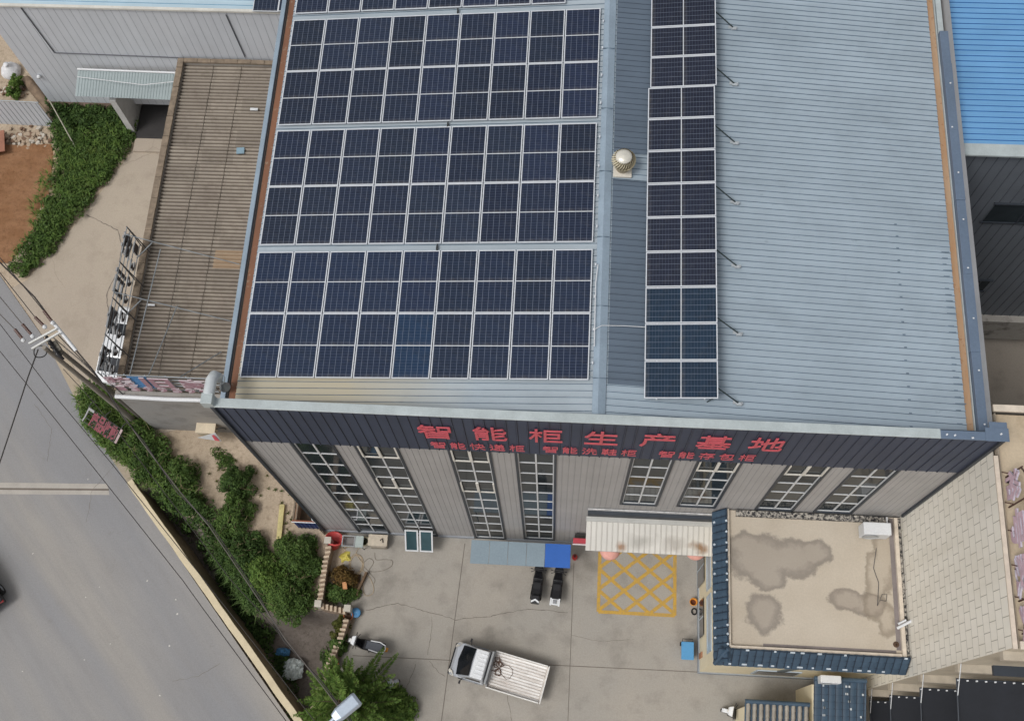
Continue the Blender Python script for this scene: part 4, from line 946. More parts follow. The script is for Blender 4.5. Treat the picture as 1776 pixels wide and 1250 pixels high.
for (ya, yb_, za, zb_) in ((-2.6, -.5, 3.3, 4.7), (-5.35, -2.85, 3.3, 4.7)):
    f = MB(); f.box((GX0 - .04, ya, za), (GX0 - .003, yb_, za + .12)); f.box((GX0 - .04, ya, zb_ - .08), (GX0 - .003, yb_, zb_)); f.box((GX0 - .04, ya, za + .12), (GX0 - .003, ya + .08, zb_ - .08)); f.box((GX0 - .04, yb_ - .08, za + .12), (GX0 - .003, yb_, zb_ - .08)); wn = f.build('window', m_bframe, gh)
    g = MB(); g.box((GX0 - .018, ya + .08, za + .12), (GX0 - .006, yb_ - .08, zb_ - .08)); g.build('pane', M('pane pale', srgb(176, 188, 196), .25), wn)
for (ya, yb_, za, zb_) in ((-4.4, -2.7, .8, 2.3), (-2.0, -.4, .1, 2.6)):
    f = MB(); f.box((GX0 - .06, ya, za), (GX0 - .053, yb_, za + .06)); f.box((GX0 - .06, (ya + yb_) / 2 - .03, za + .06), (GX0 - .053, (ya + yb_) / 2 + .03, zb_)); wn = f.build('window', m_bframe, gh)
    g = MB(); g.quad((GX0 - .055, ya, za), (GX0 - .055, ya, zb_), (GX0 - .055, yb_, zb_), (GX0 - .055, yb_, za)); g.build('pane', m_bglass, wn)
w = MB(); w.box((20.6, GY0 - .05, 1.2), (22.6, GY0 - .004, 2.9)); wn = w.build('window', m_bframe, gh)
g = MB(); g.box((20.7, GY0 - .06, 1.3), (22.5, GY0 - .052, 2.8)); g.build('pane', m_bglass, wn)
w = MB(); w.obox((21.9, GY0 - .03, 4.0), (.35, .05, 2.4), M=Matrix.Translation((21.9, GY0 - .03, 4.0)) @ Matrix.Rotation(R_(12), 4, 'Y')); w.build('wall_sign', M('sign slate', srgb(92, 100, 104), .6), gh)
w = MB(); w.box((18.33, -5.3, .6), (18.37, -5.05, 1.6)); w.build('meter_box', M('meter brown', srgb(170, 120, 86), .7), gh)
# air conditioner unit on the annex roof
aca = T('air_conditioner', 'white air conditioner unit on the stained annex roof by the factory wall', 'air conditioner', (24.4, -.7, GZD))
w = MB(); w.box((23.85, -1.0, GZD + .12), (24.95, -.5, GZD + .95)); w.build('casing', m_white, aca, .03)
w = MB(); w.lathe([(.0, 0), (.3, 0), (.32, .01), (.32, .03)], M=Matrix.Translation((24.2, -1.012, GZD + .52)) @ Matrix.Rotation(R_(90), 4, 'X'), n=20); w.build('fan_grille', M('grille grey', srgb(170, 172, 172), .5), aca)
w = MB(); w.box((23.95, -.95, GZD + .002), (24.05, -.5, GZD + .119)); w.box((24.75, -.95, GZD + .002), (24.85, -.5, GZD + .119)); w.build('foot', m_trim, aca)
w = MB(); w.tube([(24.96, -.75, GZD + .35), (25.05, -.75, GZD + .3), (25.05, -.5, GZD + .1), (25.0, -.1, GZD + .25)], .035, 6); w.build('pipe', m_white, aca)
w = MB(); a, b_ = Z(1556, 1089, GZD + .35), Z(1583, 1075, GZD + .45); w.tube([a, b_], .06, 8); w.tube([a.lerp(b_, .1) + Vector((0, .14, -.05)), a.lerp(b_, .6) + Vector((0, .14, -.02))], .045, 8)
tag(w.build('drain_pipe', m_white), 'white plastic drain pipe lying over the right kerb of the annex roof', 'pipe')
w = MB(); a = Z(1554, 1117, GZD); w.lathe([(.12, .004), (.12, .03), (.07, .035), (.05, .012), (0, .012)], c=a, n=12); tag(w.build('roof_drain', M('drain rusty', srgb(86, 66, 52), .9)), 'small dark round drain in the front right corner of the annex roof', 'drain')
w = MB(); lp = [Z(*q, GZD + .03) for q in ((1520, 950), (1515, 985), (1524, 1010), (1522, 1050), (1530, 1030), (1538, 1030), (1537, 1042), (1527, 1040))]; w.tube(lp, .012, 5)
tag(w.build('loose_wire', m_trim), 'thin loose wire curling over the wet stain of the annex roof', 'wire')

# canopy over the entrance
cn = T('entrance_canopy', 'off white ribbed canopy with rust spots on the factory front', 'canopy', (15.5, -.7, 5.7))
m_can = ribbed('canopy off white', srgb(206, 203, 196), var=.06, streak=(3, .4, 1), blobs=((14.25 - 15.5, -1.15 + .7, .32, .28, srgb(150, 112, 80), .9), (17.75 - 15.5, -1.2 + .7, .42, .32, srgb(140, 108, 78), .95), (15.2 - 15.5, -.95 + .7, .9, .4, srgb(150, 146, 138), .6), (16.8 - 15.5, -1.0 + .7, .8, .35, srgb(148, 140, 130), .55)))
w = MB(); w.sheet((12.78, -.08, 6.0), (0, -1.36, -.45), (1, 0, 0), (0, -.3, 1), 1.43, 5.55, .235, .025, .025, .014); w.build('sheet', [m_can, M('canopy rib', srgb(160, 156, 150), .7)], cn)
w = MB(); w.box((12.76, -.24, 6.02), (18.33, -.04, 6.10)); w.build('flashing', M('canopy flashing', srgb(186, 186, 182), .6), cn)
w = MB(); w.box((12.78, -1.42, 5.40), (18.33, -1.36, 5.5)); w.box((12.79, -1.36, 5.44), (12.84, -.05, 5.54)); w.build('edge_beam', m_steel, cn)
for (px, lab) in ((1058, 'faded pink round lantern hanging under the left end of the entrance canopy'), (1206, 'faded pink round lantern hanging under the right end of the entrance canopy')):
    a = Z(px, 950, 4.5); t = T('lantern', lab, 'lantern', (a.x, a.y - .1, 4.2), 'pink lanterns')
    b = MB(); P = [(.46 * math.cos(th), .4 * math.sin(th)) for th in np.linspace(-1.4, 1.4, 13)]; b.lathe(P, c=(a.x, a.y - .1, 4.55), n=24)
    me = b.build('shade', M('lantern pink', srgb(222, 164, 152), .8, var=.1, scale=6), t)
    b = MB(); b.lathe([(0, -.42), (.14, -.42), (.14, -.38)], c=(a.x, a.y - .1, 4.55), n=12); b.lathe([(.14, .38), (.14, .44), (0, .44)], c=(a.x, a.y - .1, 4.55), n=12); b.tube([(a.x, a.y - .1, 4.98), (a.x, a.y - .1, 5.4)], .012, 5); b.build('cap', M('lantern cap', srgb(200, 140, 128), .6), t)
# red stall sign left of the canopy
rs = T('door_hood', 'narrow red hood over the doorway left of the white canopy', 'hood', (12.3, -.3, 3.0))
a, b_ = Z(994, 936, 3.0), Z(1020, 936, 3.0); w = MB(); w.box((a.x, a.y - .12, 2.75), (12.9, a.y + .1, 3.0)); w.build('panel', M('hood red', srgb(176, 60, 72), .5), rs, .01); w = MB(); w.box((a.x - .02, a.y - .17, 2.7), (12.92, a.y - .122, 2.76)); w.build('trim', m_white, rs)
w = MB(); w.box((12.35, -.14, .3), (12.85, -.06, 2.5)); tag(w.build('door', dk), 'dark side door beneath the red hood', 'door')

# low carport awning: four grey panels and a blue one
cp = T('bike_shelter', 'flat shelter of four grey panels and one blue panel over the motorcycles', 'shelter', (9.9, -1.2, 2.6))
xs_ = [7.50, 8.37, 9.24, 10.11, 10.97, 12.17]
m_cpg = M('shelter grey panel', srgb(132, 148, 158), .5, var=.05, scale=.8); m_cpb = M('shelter blue panel', srgb(44, 98, 180), .5, var=.06, scale=1.5)
for i in range(5):
    w = MB(); w.box((xs_[i] + .008, -1.72, 2.56), (xs_[i + 1] - .008, -.62, 2.60)); w.build('panel', m_cpb if i == 4 else m_cpg, cp, .006)
w = MB(); w.box((7.5, -1.7, 2.48), (12.15, -1.64, 2.558)); w.box((7.5, -.7, 2.48), (12.15, -.64, 2.558)); w.build('rail', m_steel, cp)
for x in (7.6, 12.05): w = MB(); w.tube([(x, -.67, 0), (x, -.67, 2.48)], .035, 8); w.build('post', m_steel, cp)

# ------------------------------------------------------------------ road retaining wall, yard wall
rw = MB(); P0, P1 = Vector((-10.25, 1.85)), Vector((.6, -10.05)); d = (P1 - P0).normalized(); nrm = Vector((-d.y, d.x))
if nrm.x < 0: nrm = -nrm
n = 26; prev = None
secs = []
for i in range(n + 1):
    p = P0.lerp(P1, i / n); j_ = random.uniform(-.015, .015); h = min(1, i / 2.0 + .15)
    prof = [(-.02, -.05), (-.02, .42), (.30, .42), (.31, .3), (.33 + .06 * h, -1.2 * h - .1), (.36 + .1 * h, -2.3 * h - .1)]
    secs.append([(p.x + nrm.x * (a + j_), p.y + nrm.y * (a + j_), z) for a, z in prof])
vs = [v for s_ in secs for v in s_]; k_ = len(secs[0])
rt = T('road_wall', 'long cream topped retaining wall between the road and the overgrown ditch', 'wall', (-5, -4, 0))
top = MB(); top.add(vs, [(i * k_ + j, (i + 1) * k_ + j, (i + 1) * k_ + j + 1, i * k_ + j + 1) for i in range(n) for j in (0, 1, 2)]); top.build('top', M('wall top cream', srgb(206, 192, 162), .85, var=.12, scale=1.5), rt)
fc = MB(); fc.add(vs, [(i * k_ + j, (i + 1) * k_ + j, (i + 1) * k_ + j + 1, i * k_ + j + 1) for i in range(n) for j in (3, 4)]); fc.build('face', M('wall face tan', srgb(150, 134, 108), .9, var=.25, scale=1.2), rt)

def brickwall(name, label, P, zt=.85, zb=-.5):
    t = T(name, label, 'wall', (P[0][0], P[0][1], 0)); b = MB(); c = MB()
    for i in range(len(P) - 1):
        a, e = Vector(P[i]), Vector(P[i + 1]); L = (e - a).length; ang = math.atan2(e.y - a.y, e.x - a.x); mid = (a + e) / 2
        b.obox((mid.x, mid.y, (zt - .12 + zb) / 2), (L, .24, zt - .12 - zb), ang)
        m = max(1, int(L / .2))
        for q in range(m):
            pt = a.lerp(e, (q + .5) / m); c.obox((pt.x + random.uniform(-.015, .015), pt.y, zt - .06), (.105, .27, .13), ang + R_(14) + random.uniform(-.06, .06))
    b.build('base_wall', M('old mortar', srgb(150, 130, 112), .9, var=.3, scale=3), t); c.build('brick_course', M('old brick', srgb(190, 172, 150), .9, var=.28, scale=5), t); return t
v2 = lambda px, py, z: tuple(Z(px, py, z)[:2])
brickwall('brick_wall', 'old brick yard wall with gapped top course from the factory corner to the white posts', [v2(570, 945, .85), v2(562, 985, .85), v2(554, 1042, .85)])
brickwall('brick_wall', 'short return of the old brick yard wall between the two white posts', [v2(556, 1050, .85), v2(600, 1060, .85)])
brickwall('brick_wall', 'old brick yard wall with gapped top course running beside the planted bed', [v2(601, 1072, .85), v2(588, 1110, .85), v2(566, 1160, .85)])
for (px, py, lab) in ((551, 1046, 'white square post at the outer corner of the brick yard wall'), (602, 1054, 'white square post at the inner corner of the brick yard wall'), (568, 936, 'white square post of the brick yard wall at the factory corner')):
    a = Z(px, py, 1.1); w = MB(); w.box((a.x - .13, a.y - .13, -.5), (a.x + .13, a.y + .13, 1.02)); w.box((a.x - .16, a.y - .16, 1.022), (a.x + .16, a.y + .16, 1.10)); tag(w.build('wall_post', M('post limewash', srgb(190, 184, 172), .85, var=.15)), lab, 'post', 'yard wall posts')

# ------------------------------------------------------------------ foliage
def leaves(n_cl, cl_fn, per, size, flatness=.5):
    """cl_fn() -> (centre, (rx,ry,rz)); returns verts, faces of loose leaf shapes spread over clump shells"""
    V = []; F = []
    for _ in range(n_cl):
        c, r = cl_fn(); m = max(3, int(per * random.uniform(.7, 1.3)))
        dirs = rng.normal(size=(m, 3)); dirs[:, 2] = np.abs(dirs[:, 2]) * 1.0 + dirs[:, 2] * .0 - .25; dirs /= np.linalg.norm(dirs, axis=1)[:, None]
        rad = rng.uniform(.45, 1.08, (m, 1)) ** .6; pos = np.array(c) + dirs * rad * np.array(r)
        nor = dirs * .7 + rng.normal(size=(m, 3)) * .55 + np.array([0, 0, flatness]); nor /= np.linalg.norm(nor, axis=1)[:, None]
        t = np.cross(nor, rng.normal(size=(m, 3))); t /= np.linalg.norm(t, axis=1)[:, None]; b = np.cross(nor, t)
        s = size * rng.uniform(.6, 1.35, (m, 1))
        base = len(V) // 1
        q = np.stack([pos - t * s, pos + b * s * .42 - t * s * .1, pos + t * s, pos - b * s * .42 - t * s * .1], 1).reshape(-1, 3)
        V.extend(map(tuple, q)); F.extend([(base + 4 * i, base + 4 * i + 1, base + 4 * i + 2, base + 4 * i + 3) for i in range(m)])
    return V, F
def region_veg(name, label, poly_px, n, zfun, rr, per, size, mat, extra_z=.0):
    P = pz(poly_px); xs_ = [p.x for p in P]; ys_ = [p.y for p in P]
    def fn():
        while True:
            x, y = random.uniform(min(xs_), max(xs_)), random.uniform(min(ys_), max(ys_))
            if inpoly(x, y, P): break
        r = random.uniform(*rr); return (x, y, zfun(x, y) + r * .25), (r, r, r * .85)
    V, F = leaves(n, fn, per, size); b = MB(); b.add(V, F); return tag(b.build(name, mat), label, kind='stuff')
def gz(x, y): return float(-ditch_depth(np.array([x]), np.array([y]))[0])
hi = lambda x, y: gz(x, y) + random.uniform(0, .35)
region_veg('undergrowth', 'dense green undergrowth between the road edge and the grey shed wall', [(140, 690), (180, 668), (225, 700), (270, 745), (310, 800), (350, 850), (352, 875), (310, 890), (262, 848), (238, 820), (200, 780), (165, 745)], 175, lambda x, y: gz(x, y) + random.uniform(0, .6), (.22, .5), 70, .085, m_leaf)
region_veg('undergrowth', 'light green grass fringe along the road shoulder', [(133, 688), (160, 672), (190, 690), (200, 740), (235, 800), (240, 820), (200, 790), (150, 735)], 120, lambda x, y: random.uniform(0, .25), (.15, .35), 60, .075, m_leafy)
region_veg('undergrowth', 'dark tangled weeds filling the ditch beside the retaining wall', [(275, 860), (350, 868), (400, 920), (450, 930), (470, 1010), (470, 1055), (430, 1050), (380, 980), (320, 920)], 170, hi, (.22, .5), 60, .085, m_leafd)
region_veg('undergrowth', 'sparse dark weeds on the ditch floor', [(330, 930), (400, 990), (450, 1070), (500, 1180), (520, 1250), (500, 1250), (430, 1110), (360, 1000)], 120, hi, (.18, .36), 50, .08, m_leafd)
region_veg('undergrowth', 'green weed belt between the brown field and the lane', [(95, 225), (130, 195), (200, 195), (236, 220), (222, 262), (185, 310), (140, 370), (95, 430), (45, 485), (22, 470), (60, 405), (95, 335), (105, 270)], 460, lambda x, y: random.uniform(0, .3), (.2, .5), 62, .09, m_leaf)
region_veg('undergrowth', 'shaded weeds under the overhanging cladding of the hall', [(92, 176), (180, 180), (225, 210), (190, 225), (110, 230)], 130, lambda x, y: random.uniform(.0, .6), (.2, .5), 50, .09, m_leafd)
def blades(name, label, poly_px, n, ln, mat, zf=lambda x, y: 0.0):
    P = pz(poly_px); xs_ = [p.x for p in P]; ys_ = [p.y for p in P]; V = []; F = []
    while n:
        x, y = random.uniform(min(xs_), max(xs_)), random.uniform(min(ys_), max(ys_))
        if not inpoly(x, y, P): continue
        n -= 1; z = zf(x, y)
        for q in range(9):
            a = random.uniform(0, 6.283); L = ln * random.uniform(.5, 1.3); e = Vector((math.cos(a), math.sin(a), 0)); sd_ = Vector((-e.y, e.x, 0)) * .014
            p0 = Vector((x, y, z)); p1 = p0 + e * L * .35 + Vector((0, 0, L * .6)); p2 = p0 + e * L * .9 + Vector((0, 0, L * .55)); bi = len(V)
            V += [tuple(p0 - sd_), tuple(p0 + sd_), tuple(p1 + sd_), tuple(p1 - sd_), tuple(p2)]; F += [(bi, bi + 1, bi + 2, bi + 3), (bi + 3, bi + 2, bi + 4)]
    b = MB(); b.add(V, F); return tag(b.build(name, mat), label, kind='stuff')
blades('grass', 'long pale grass along the road shoulder and hedge edge', [(133, 686), (165, 668), (215, 690), (265, 745), (300, 850), (262, 850), (232, 822), (190, 785), (150, 738)], 260, .5, m_leafy, lambda x, y: random.uniform(0, .5))
blades('grass', 'tufts of dry grass on the trodden earth', [(350, 770), (520, 850), (505, 930), (440, 880), (370, 850)], 34, .16, m_leafo)
blades('grass', 'tall reedy grass standing in the ditch', [(370, 930), (450, 985), (470, 1060), (440, 1060), (390, 1000)], 120, .8, m_leaf, gz)
blades('grass', 'grass tufts along the field edge and lane verge', [(100, 250), (236, 222), (185, 310), (140, 372), (60, 478), (22, 470)], 300, .4, m_leafy, lambda x, y: random.uniform(.1, .5))
region_veg('undergrowth', 'scattered low weeds on the trodden earth', [(372, 782), (400, 785), (408, 805), (385, 808)], 16, lambda x, y: 0, (.12, .3), 40, .07, m_leaf)
region_veg('undergrowth', 'thin weeds at the foot of the yard wall by the ditch', [(560, 1100), (590, 1095), (560, 1160), (540, 1150)], 14, hi, (.1, .25), 30, .07, m_leafd)

def bush(name, label, cat, px, py, rad, hgt, n, mat, per=75, size=.085, group=None, zb=0.0, shape=None):
    c = Z(px, py, zb); t = T(name, label, cat, (c.x, c.y, zb), group)
    def fn():
        a = random.uniform(0, 2 * math.pi); q = math.sqrt(random.random()); r = random.uniform(.14, .34) * min(rad[0], 1.0)
        lob = .78 + .22 * math.sin(2 * a + ph) + .16 * math.sin(5 * a + 2.3 * ph) + random.uniform(-.08, .1)
        h = hgt * (1 - .8 * q ** 2.2) * random.choice((.35, .6, .8, .9, 1.0)) * random.uniform(.8, 1.1)
        return (c.x + rad[0] * q * lob * math.cos(a), c.y + rad[1] * q * lob * math.sin(a), zb + h), (r, r, r * .8)
    ph = random.uniform(0, 6); V, F = leaves(int(n * 1.5), fn, per * .85, size * .85); b = MB(); b.add(V, F); b.build('crown', mat, t)
    s = MB()
    for i in range(6): a = i * 1.05; s.tube([(c.x, c.y, zb - .1), (c.x + rad[0] * .3 * math.cos(a), c.y + rad[1] * .3 * math.sin(a), zb + hgt * .4), (c.x + rad[0] * .6 * math.cos(a), c.y + rad[1] * .6 * math.sin(a), zb + hgt * .75)], [.035, .025, .012], 6)
    s.build('stem', m_bark, t); return t
bush('shrub', 'leafy green shrub on the ditch bank nearest the grey shed wall', 'shrub', 238, 760, (1.0, .9), 1.3, 36, m_leaf)
bush('shrub', 'leafy shrub in the undergrowth right of the red character sign', 'shrub', 262, 800, (1.1, 1.0), 1.2, 36, m_leafd)
bush('shrub', 'rounded shrub at the tip of the undergrowth by the earth path', 'shrub', 322, 828, (1.0, .9), 1.4, 36, m_leaf)
bush('shrub', 'shrub leaning over the ditch beside the earth path', 'shrub', 335, 880, (.8, .8), 1.1, 30, m_leafd)
bush('shrub', 'narrow tall shrub at the upper end of the hedge on the trodden earth', 'shrub', 415, 840, (.85, 1.1), 1.5, 50, m_leafd)
bush('shrub', 'dark green shrub in the middle of the hedge on the trodden earth', 'shrub', 410, 900, (1.1, 1.2), 1.4, 60, m_leaf)
bush('shrub', 'broad shrub at the lower end of the hedge above the ditch', 'shrub', 425, 965, (1.3, 1.2), 1.3, 70, m_leafd)
bush('bush', 'large dense bush against the brick yard wall below the blue metal gate', 'bush', 520, 975, (1.45, 1.3), 1.4, 150, m_leaf)
bush('bush', 'large bush left of the brick yard wall, spreading over the ditch head', 'bush', 500, 1035, (1.6, 1.2), 1.3, 150, m_leaf)
bush('bush', 'pale green bush between the plank and the large dense bush', 'bush', 470, 1000, (1.2, 1.1), 1.6, 110, m_leafy)
bush('shrub', 'small bright shrub on bare earth beside the white sack', 'shrub', 33, 158, (.5, .75), 1.2, 40, m_leafy)
bush('planted_shrub', 'brown withered bush in the planter inside the yard wall', 'bush', 597, 1003, (.72, .62), .9, 46, m_leafb, 60, .07)
bush('planted_shrub', 'green leafy bed below the brown withered bush', 'bush', 590, 1030, (1.0, .45), .7, 42, m_leaf, 60, .08)
bush('planted_shrub', 'olive shrub in the bed just below the inner white post', 'bush', 592, 1088, (.45, .6), .9, 36, m_leafo, 60, .07)
bush('planted_shrub', 'green shrub in the bed beside the front wheel of the white scooter', 'bush', 590, 1118, (.4, .7), .9, 36, m_leaf, 60, .08)

tw = MB()
for i in range(70):
    px, py = random.choice(((235, 760), (262, 800), (322, 830), (415, 840), (410, 900), (425, 960), (500, 1000), (520, 975), (480, 1035)))
    p = Z(px + random.uniform(-26, 26), py + random.uniform(-26, 26), random.uniform(.5, 1.1)); a = random.uniform(0, 6.28); L = random.uniform(.4, .9)
    q = p + Vector((math.cos(a) * L * .6, math.sin(a) * L * .6, L * .7)); tw.tube([p, p.lerp(q, .5) + Vector((random.uniform(-.05, .05), random.uniform(-.05, .05), .04)), q], [.012, .009, .004], 4)
tag(tw.build('twigs', M('twig dry', srgb(150, 134, 104), .9)), 'dry bare twigs poking out of the hedge and bushes', kind='stuff')
# feathery tree in the lower left
tc = Z(618, 1228, 0); tr = T('tree', 'feathery light green tree with drooping fronds beside the lamp at the bottom', 'tree', (tc.x, tc.y, 0))
b = MB(); b.tube([(tc.x, tc.y, -.1), (tc.x + .05, tc.y, 1.5), (tc.x - .05, tc.y + .05, 3.2), (tc.x, tc.y, 4.6)], [.16, .13, .09, .03], 8); tk = b.build('trunk', m_bark, tr)
V = []; F = []; br = MB()
for i in range(150):
    a = i * 2.39996 + random.uniform(-.2, .2); hz = random.uniform(.6, 4.6); L = (3.5 - .5 * hz) * random.uniform(.7, 1.15); el = R_(random.uniform(10, 55))
    p0 = np.array([tc.x, tc.y, hz]); dirv = np.array([math.cos(a) * math.cos(el), math.sin(a) * math.cos(el), math.sin(el)])
    nseg = int(L / .055); pts = []
    for s in range(nseg + 1):
        t = s / nseg; p = p0 + dirv * L * t + np.array([0, 0, -.5 * t * t * L * .6]); pts.append(p)
    br.tube([pts[0], pts[nseg // 2], pts[-1]], [.022, .014, .005], 5)
    side = np.cross(dirv, [0, 0, 1]); side /= np.linalg.norm(side); upv = np.cross(side, dirv)
    for s in range(2, nseg):
        t = s / nseg
        for sg_ in (-1, 1, random.choice((-1, 1))):
            ll = (.09 + .42 * math.sin(math.pi * min(t * 1.05, 1)) ** .7 * (1 - .45 * t)) * random.uniform(.6, 1.1)
            dd = side * sg_ * .8 + dirv * .65 + upv * random.uniform(-.25, .5); dd = dd / np.linalg.norm(dd) * ll; ww = np.cross(dd, upv + rng.normal(size=3) * .4); ww = ww / np.linalg.norm(ww) * .032
            bi = len(V); V += [tuple(pts[s]), tuple(pts[s] + dd * .5 + ww), tuple(pts[s] + dd), tuple(pts[s] + dd * .5 - ww)]; F.append((bi, bi + 1, bi + 2, bi + 3))
b = MB(); b.add(V, F); b.build('crown', m_leafy, tr); br.build('limb', m_bark, tr)
bush('bush', 'low yellow green bush at the yard side of the feathery tree', 'bush', 690, 1225, (1.0, .8), 1.0, 70, m_leafy, 70, .09)

# ------------------------------------------------------------------ things in the yard
m_black = M('black plastic', (.014, .014, .016), .4, var=.2); m_tyre = M('tyre rubber', (.012, .012, .012), .85); m_pw = M('white car paint', srgb(226, 228, 230), .28, 0, var=.03, spec=.6)
m_silver = M('silver paint', srgb(186, 190, 196), .3, .3, var=.04); m_carglass = glass('vehicle glass', (.012, .014, .018), .05); m_hl = M('headlamp lens', srgb(220, 216, 206), .15, var=.03); m_amber = M('amber lamp', srgb(196, 130, 30), .4)
m_seat = M('seat vinyl grey', srgb(72, 76, 84), .55); m_chrome = M('chrome', srgb(190, 192, 194), .2, .8)
def wheel(parent, x, y, r, wd, name='wheel', axis='Y'):
    b = MB(); Mx = Matrix.Translation((x, y, r)) @ Matrix.Rotation(R_(90), 4, 'X'); b.lathe([(r * .62, -wd / 2), (r * .93, -wd / 2), (r, -wd * .3), (r, wd * .3), (r * .93, wd / 2), (r * .62, wd / 2)], M=Mx, n=24); o = b.build(name, m_tyre, None); o.parent = parent
    c = MB(); c.lathe([(0, -wd * .36), (r * .3, -wd * .4), (r * .62, -wd * .42), (r * .62, wd * .42), (r * .3, wd * .4), (0, wd * .36)], M=Mx, n=18); q = c.build('rim', m_silver, None); q.parent = o; return o
def part(b, name, mat, parent, bevel=0.0):      # local-space part of a movable thing
    o = b.build(name, mat, None, bevel); o.parent = parent; return o

# white dropside truck (local: +x forward)
f0, r0 = Z(786, 1144, .9), Z(950, 1190, .9)
mid = (Z(784, 1148, .9) + Z(945, 1189, .9)) / 2; hd = Z(790, 1145, .9) - Z(940, 1190, .9); ang = math.atan2(hd.y, hd.x)
tk_ = T('pickup_truck', 'white flatbed pickup truck parked in the middle of the concrete yard', 'truck', (mid.x, mid.y, .01), None, ang)
tk_.scale = (.94, .94, .94); tk_.location.y += .13
cw = lambda x, z: .84 - .03 * max(0, x - 1.9) * 2 - (.10 * max(0, (z - 1.0) / .8))
b = MB(); b.profile([(2.33, .32), (2.38, .55), (2.36, .78), (2.24, .95), (1.95, 1.08), (1.92, 1.1), (.55, 1.12), (.55, .32)], lambda x, z: .85 - .06 * max(0, (x - 1.9) / .45) - .03 * max(0, z - .9)); part(b, 'cab_body', m_silver, tk_, .06)
b = MB(); b.profile([(1.90, 1.09), (1.28, 1.72), (1.1, 1.79), (.62, 1.77), (.56, 1.6), (.56, 1.09)], lambda x, z: .82 - .13 * max(0, (z - 1.1) / .65)); part(b, 'cab_upper', m_silver, tk_, .04)
b = MB(); b.profile([(1.25, 1.752), (1.1, 1.80), (.64, 1.78), (.60, 1.72)], lambda x, z: .69); rf = part(b, 'roof', m_pw, tk_, .03)
b = MB()
for y in np.linspace(-.5, .5, 6): b.box((.66, y - .03, 1.775), (1.05, y + .03, 1.812))
q = part(b, 'roof_rib', m_pw, None, .01); q.parent = rf
b = MB(); b.add([(1.97, .72, 1.125), (1.97, -.72, 1.125), (1.28, -.66, 1.765), (1.28, .66, 1.765), (2.06, 0, 1.125), (1.34, 0, 1.775)], [(0, 3, 5, 4), (4, 5, 2, 1)]); part(b, 'windscreen', m_carglass, tk_)
for s in (-1, 1):
    b = MB(); b.add([(1.62, s * .80, 1.2), (1.25, s * .715, 1.62), (.72, s * .715, 1.62), (.70, s * .80, 1.2)], [(0, 1, 2, 3)] if s < 0 else [(3, 2, 1, 0)]); part(b, 'side_window', m_carglass, tk_)
    b = MB(); b.add([(2.32, s * .50, .90), (2.37, s * .60, .74), (2.22, s * .81, .80), (2.02, s * .81, 1.0), (2.14, s * .60, 1.06)], [(0, 1, 2, 3, 4)] if s > 0 else [(4, 3, 2, 1, 0)])
    o_ = part(b, 'headlight', m_hl, tk_); o_.location = (.05, .02 * s, .035)
    b = MB(); b.tube([(1.62, s * .82, 1.15), (1.66, s * 1.0, 1.22)], .018, 6); b.obox((1.68, s * 1.04, 1.24), (.08, .16, .24), 0); part(b, 'mirror', m_black, tk_, .02)
    b = MB(); b.box((.75, s * .855 - .004, .42), (1.62, s * .855 + .004, 1.08)); dr = part(b, 'door', m_silver, tk_)
    b = MB(); b.box((.82, s * .862 - .012, .9), (.98, s * .862 + .012, .94)); q = part(b, 'handle', m_black, None); q.parent = dr
b = MB(); b.profile([(2.36, .26), (2.46, .34), (2.46, .58), (2.38, .64), (2.25, .6), (2.25, .26)], lambda x, z: .84 - .1 * max(0, (x - 2.3) / .16)); part(b, 'bumper', m_black, tk_, .03)
b = MB(); b.box((2.455, -.3, .36), (2.465, .3, .5)); part(b, 'grille', m_black, tk_)
b = MB(); b.box((-2.25, -.45, .38), (2.0, .45, .55)); part(b, 'chassis', m_black, tk_)
k = N('dirty bed paint'); c = k.mix(k.rng(k.noise(1.6, 6, .7, stretch=(.35, 2.5, 1)), .42, .70, 0, .85), srgb(238, 236, 233), srgb(184, 172, 162)); c = k.mix(k.rng(k.noise(7, 5, .75), .58, .74, 0, .6), c, srgb(126, 106, 92)); m_bed = k.out(c, .6, 0, .4)
b = MB(); b.box((-2.34, -.88, .72), (.38, .88, .80)); bed = part(b, 'bed', M('bed groove dirt', srgb(200, 193, 186), .7, var=.25, scale=4), tk_)
b = MB()
for y in np.arange(-.80, .82, .145): b.box((-2.26, y - .045, .80), (.30, y + .045, .835))
q = part(b, 'bed_rib', m_bed, None, .006); q.parent = bed
m_bedw = M('bed side white', srgb(226, 224, 220), .45, var=.08, scale=3)
for s in (-1, 1): b = MB(); b.box((-2.30, s * .90 - .025, .68), (.38, s * .90 + .025, 1.10)); part(b, 'side_board', m_bedw, tk_, .01)
b = MB(); b.box((-2.40, -.92, .68), (-2.345, .92, 1.10)); part(b, 'tailgate', m_bedw, tk_, .01)
b = MB(); b.box((.36, -.86, .72), (.42, .86, 1.12)); b.box((.40, -.8, 1.1), (.5, .8, 1.55)); part(b, 'headboard', M('headboard grey', srgb(150, 152, 154), .5), tk_, .01)
for x in (1.62, -1.4):
    for s in (-1, 1): wheel(tk_, x, s * .74, .30, .2)
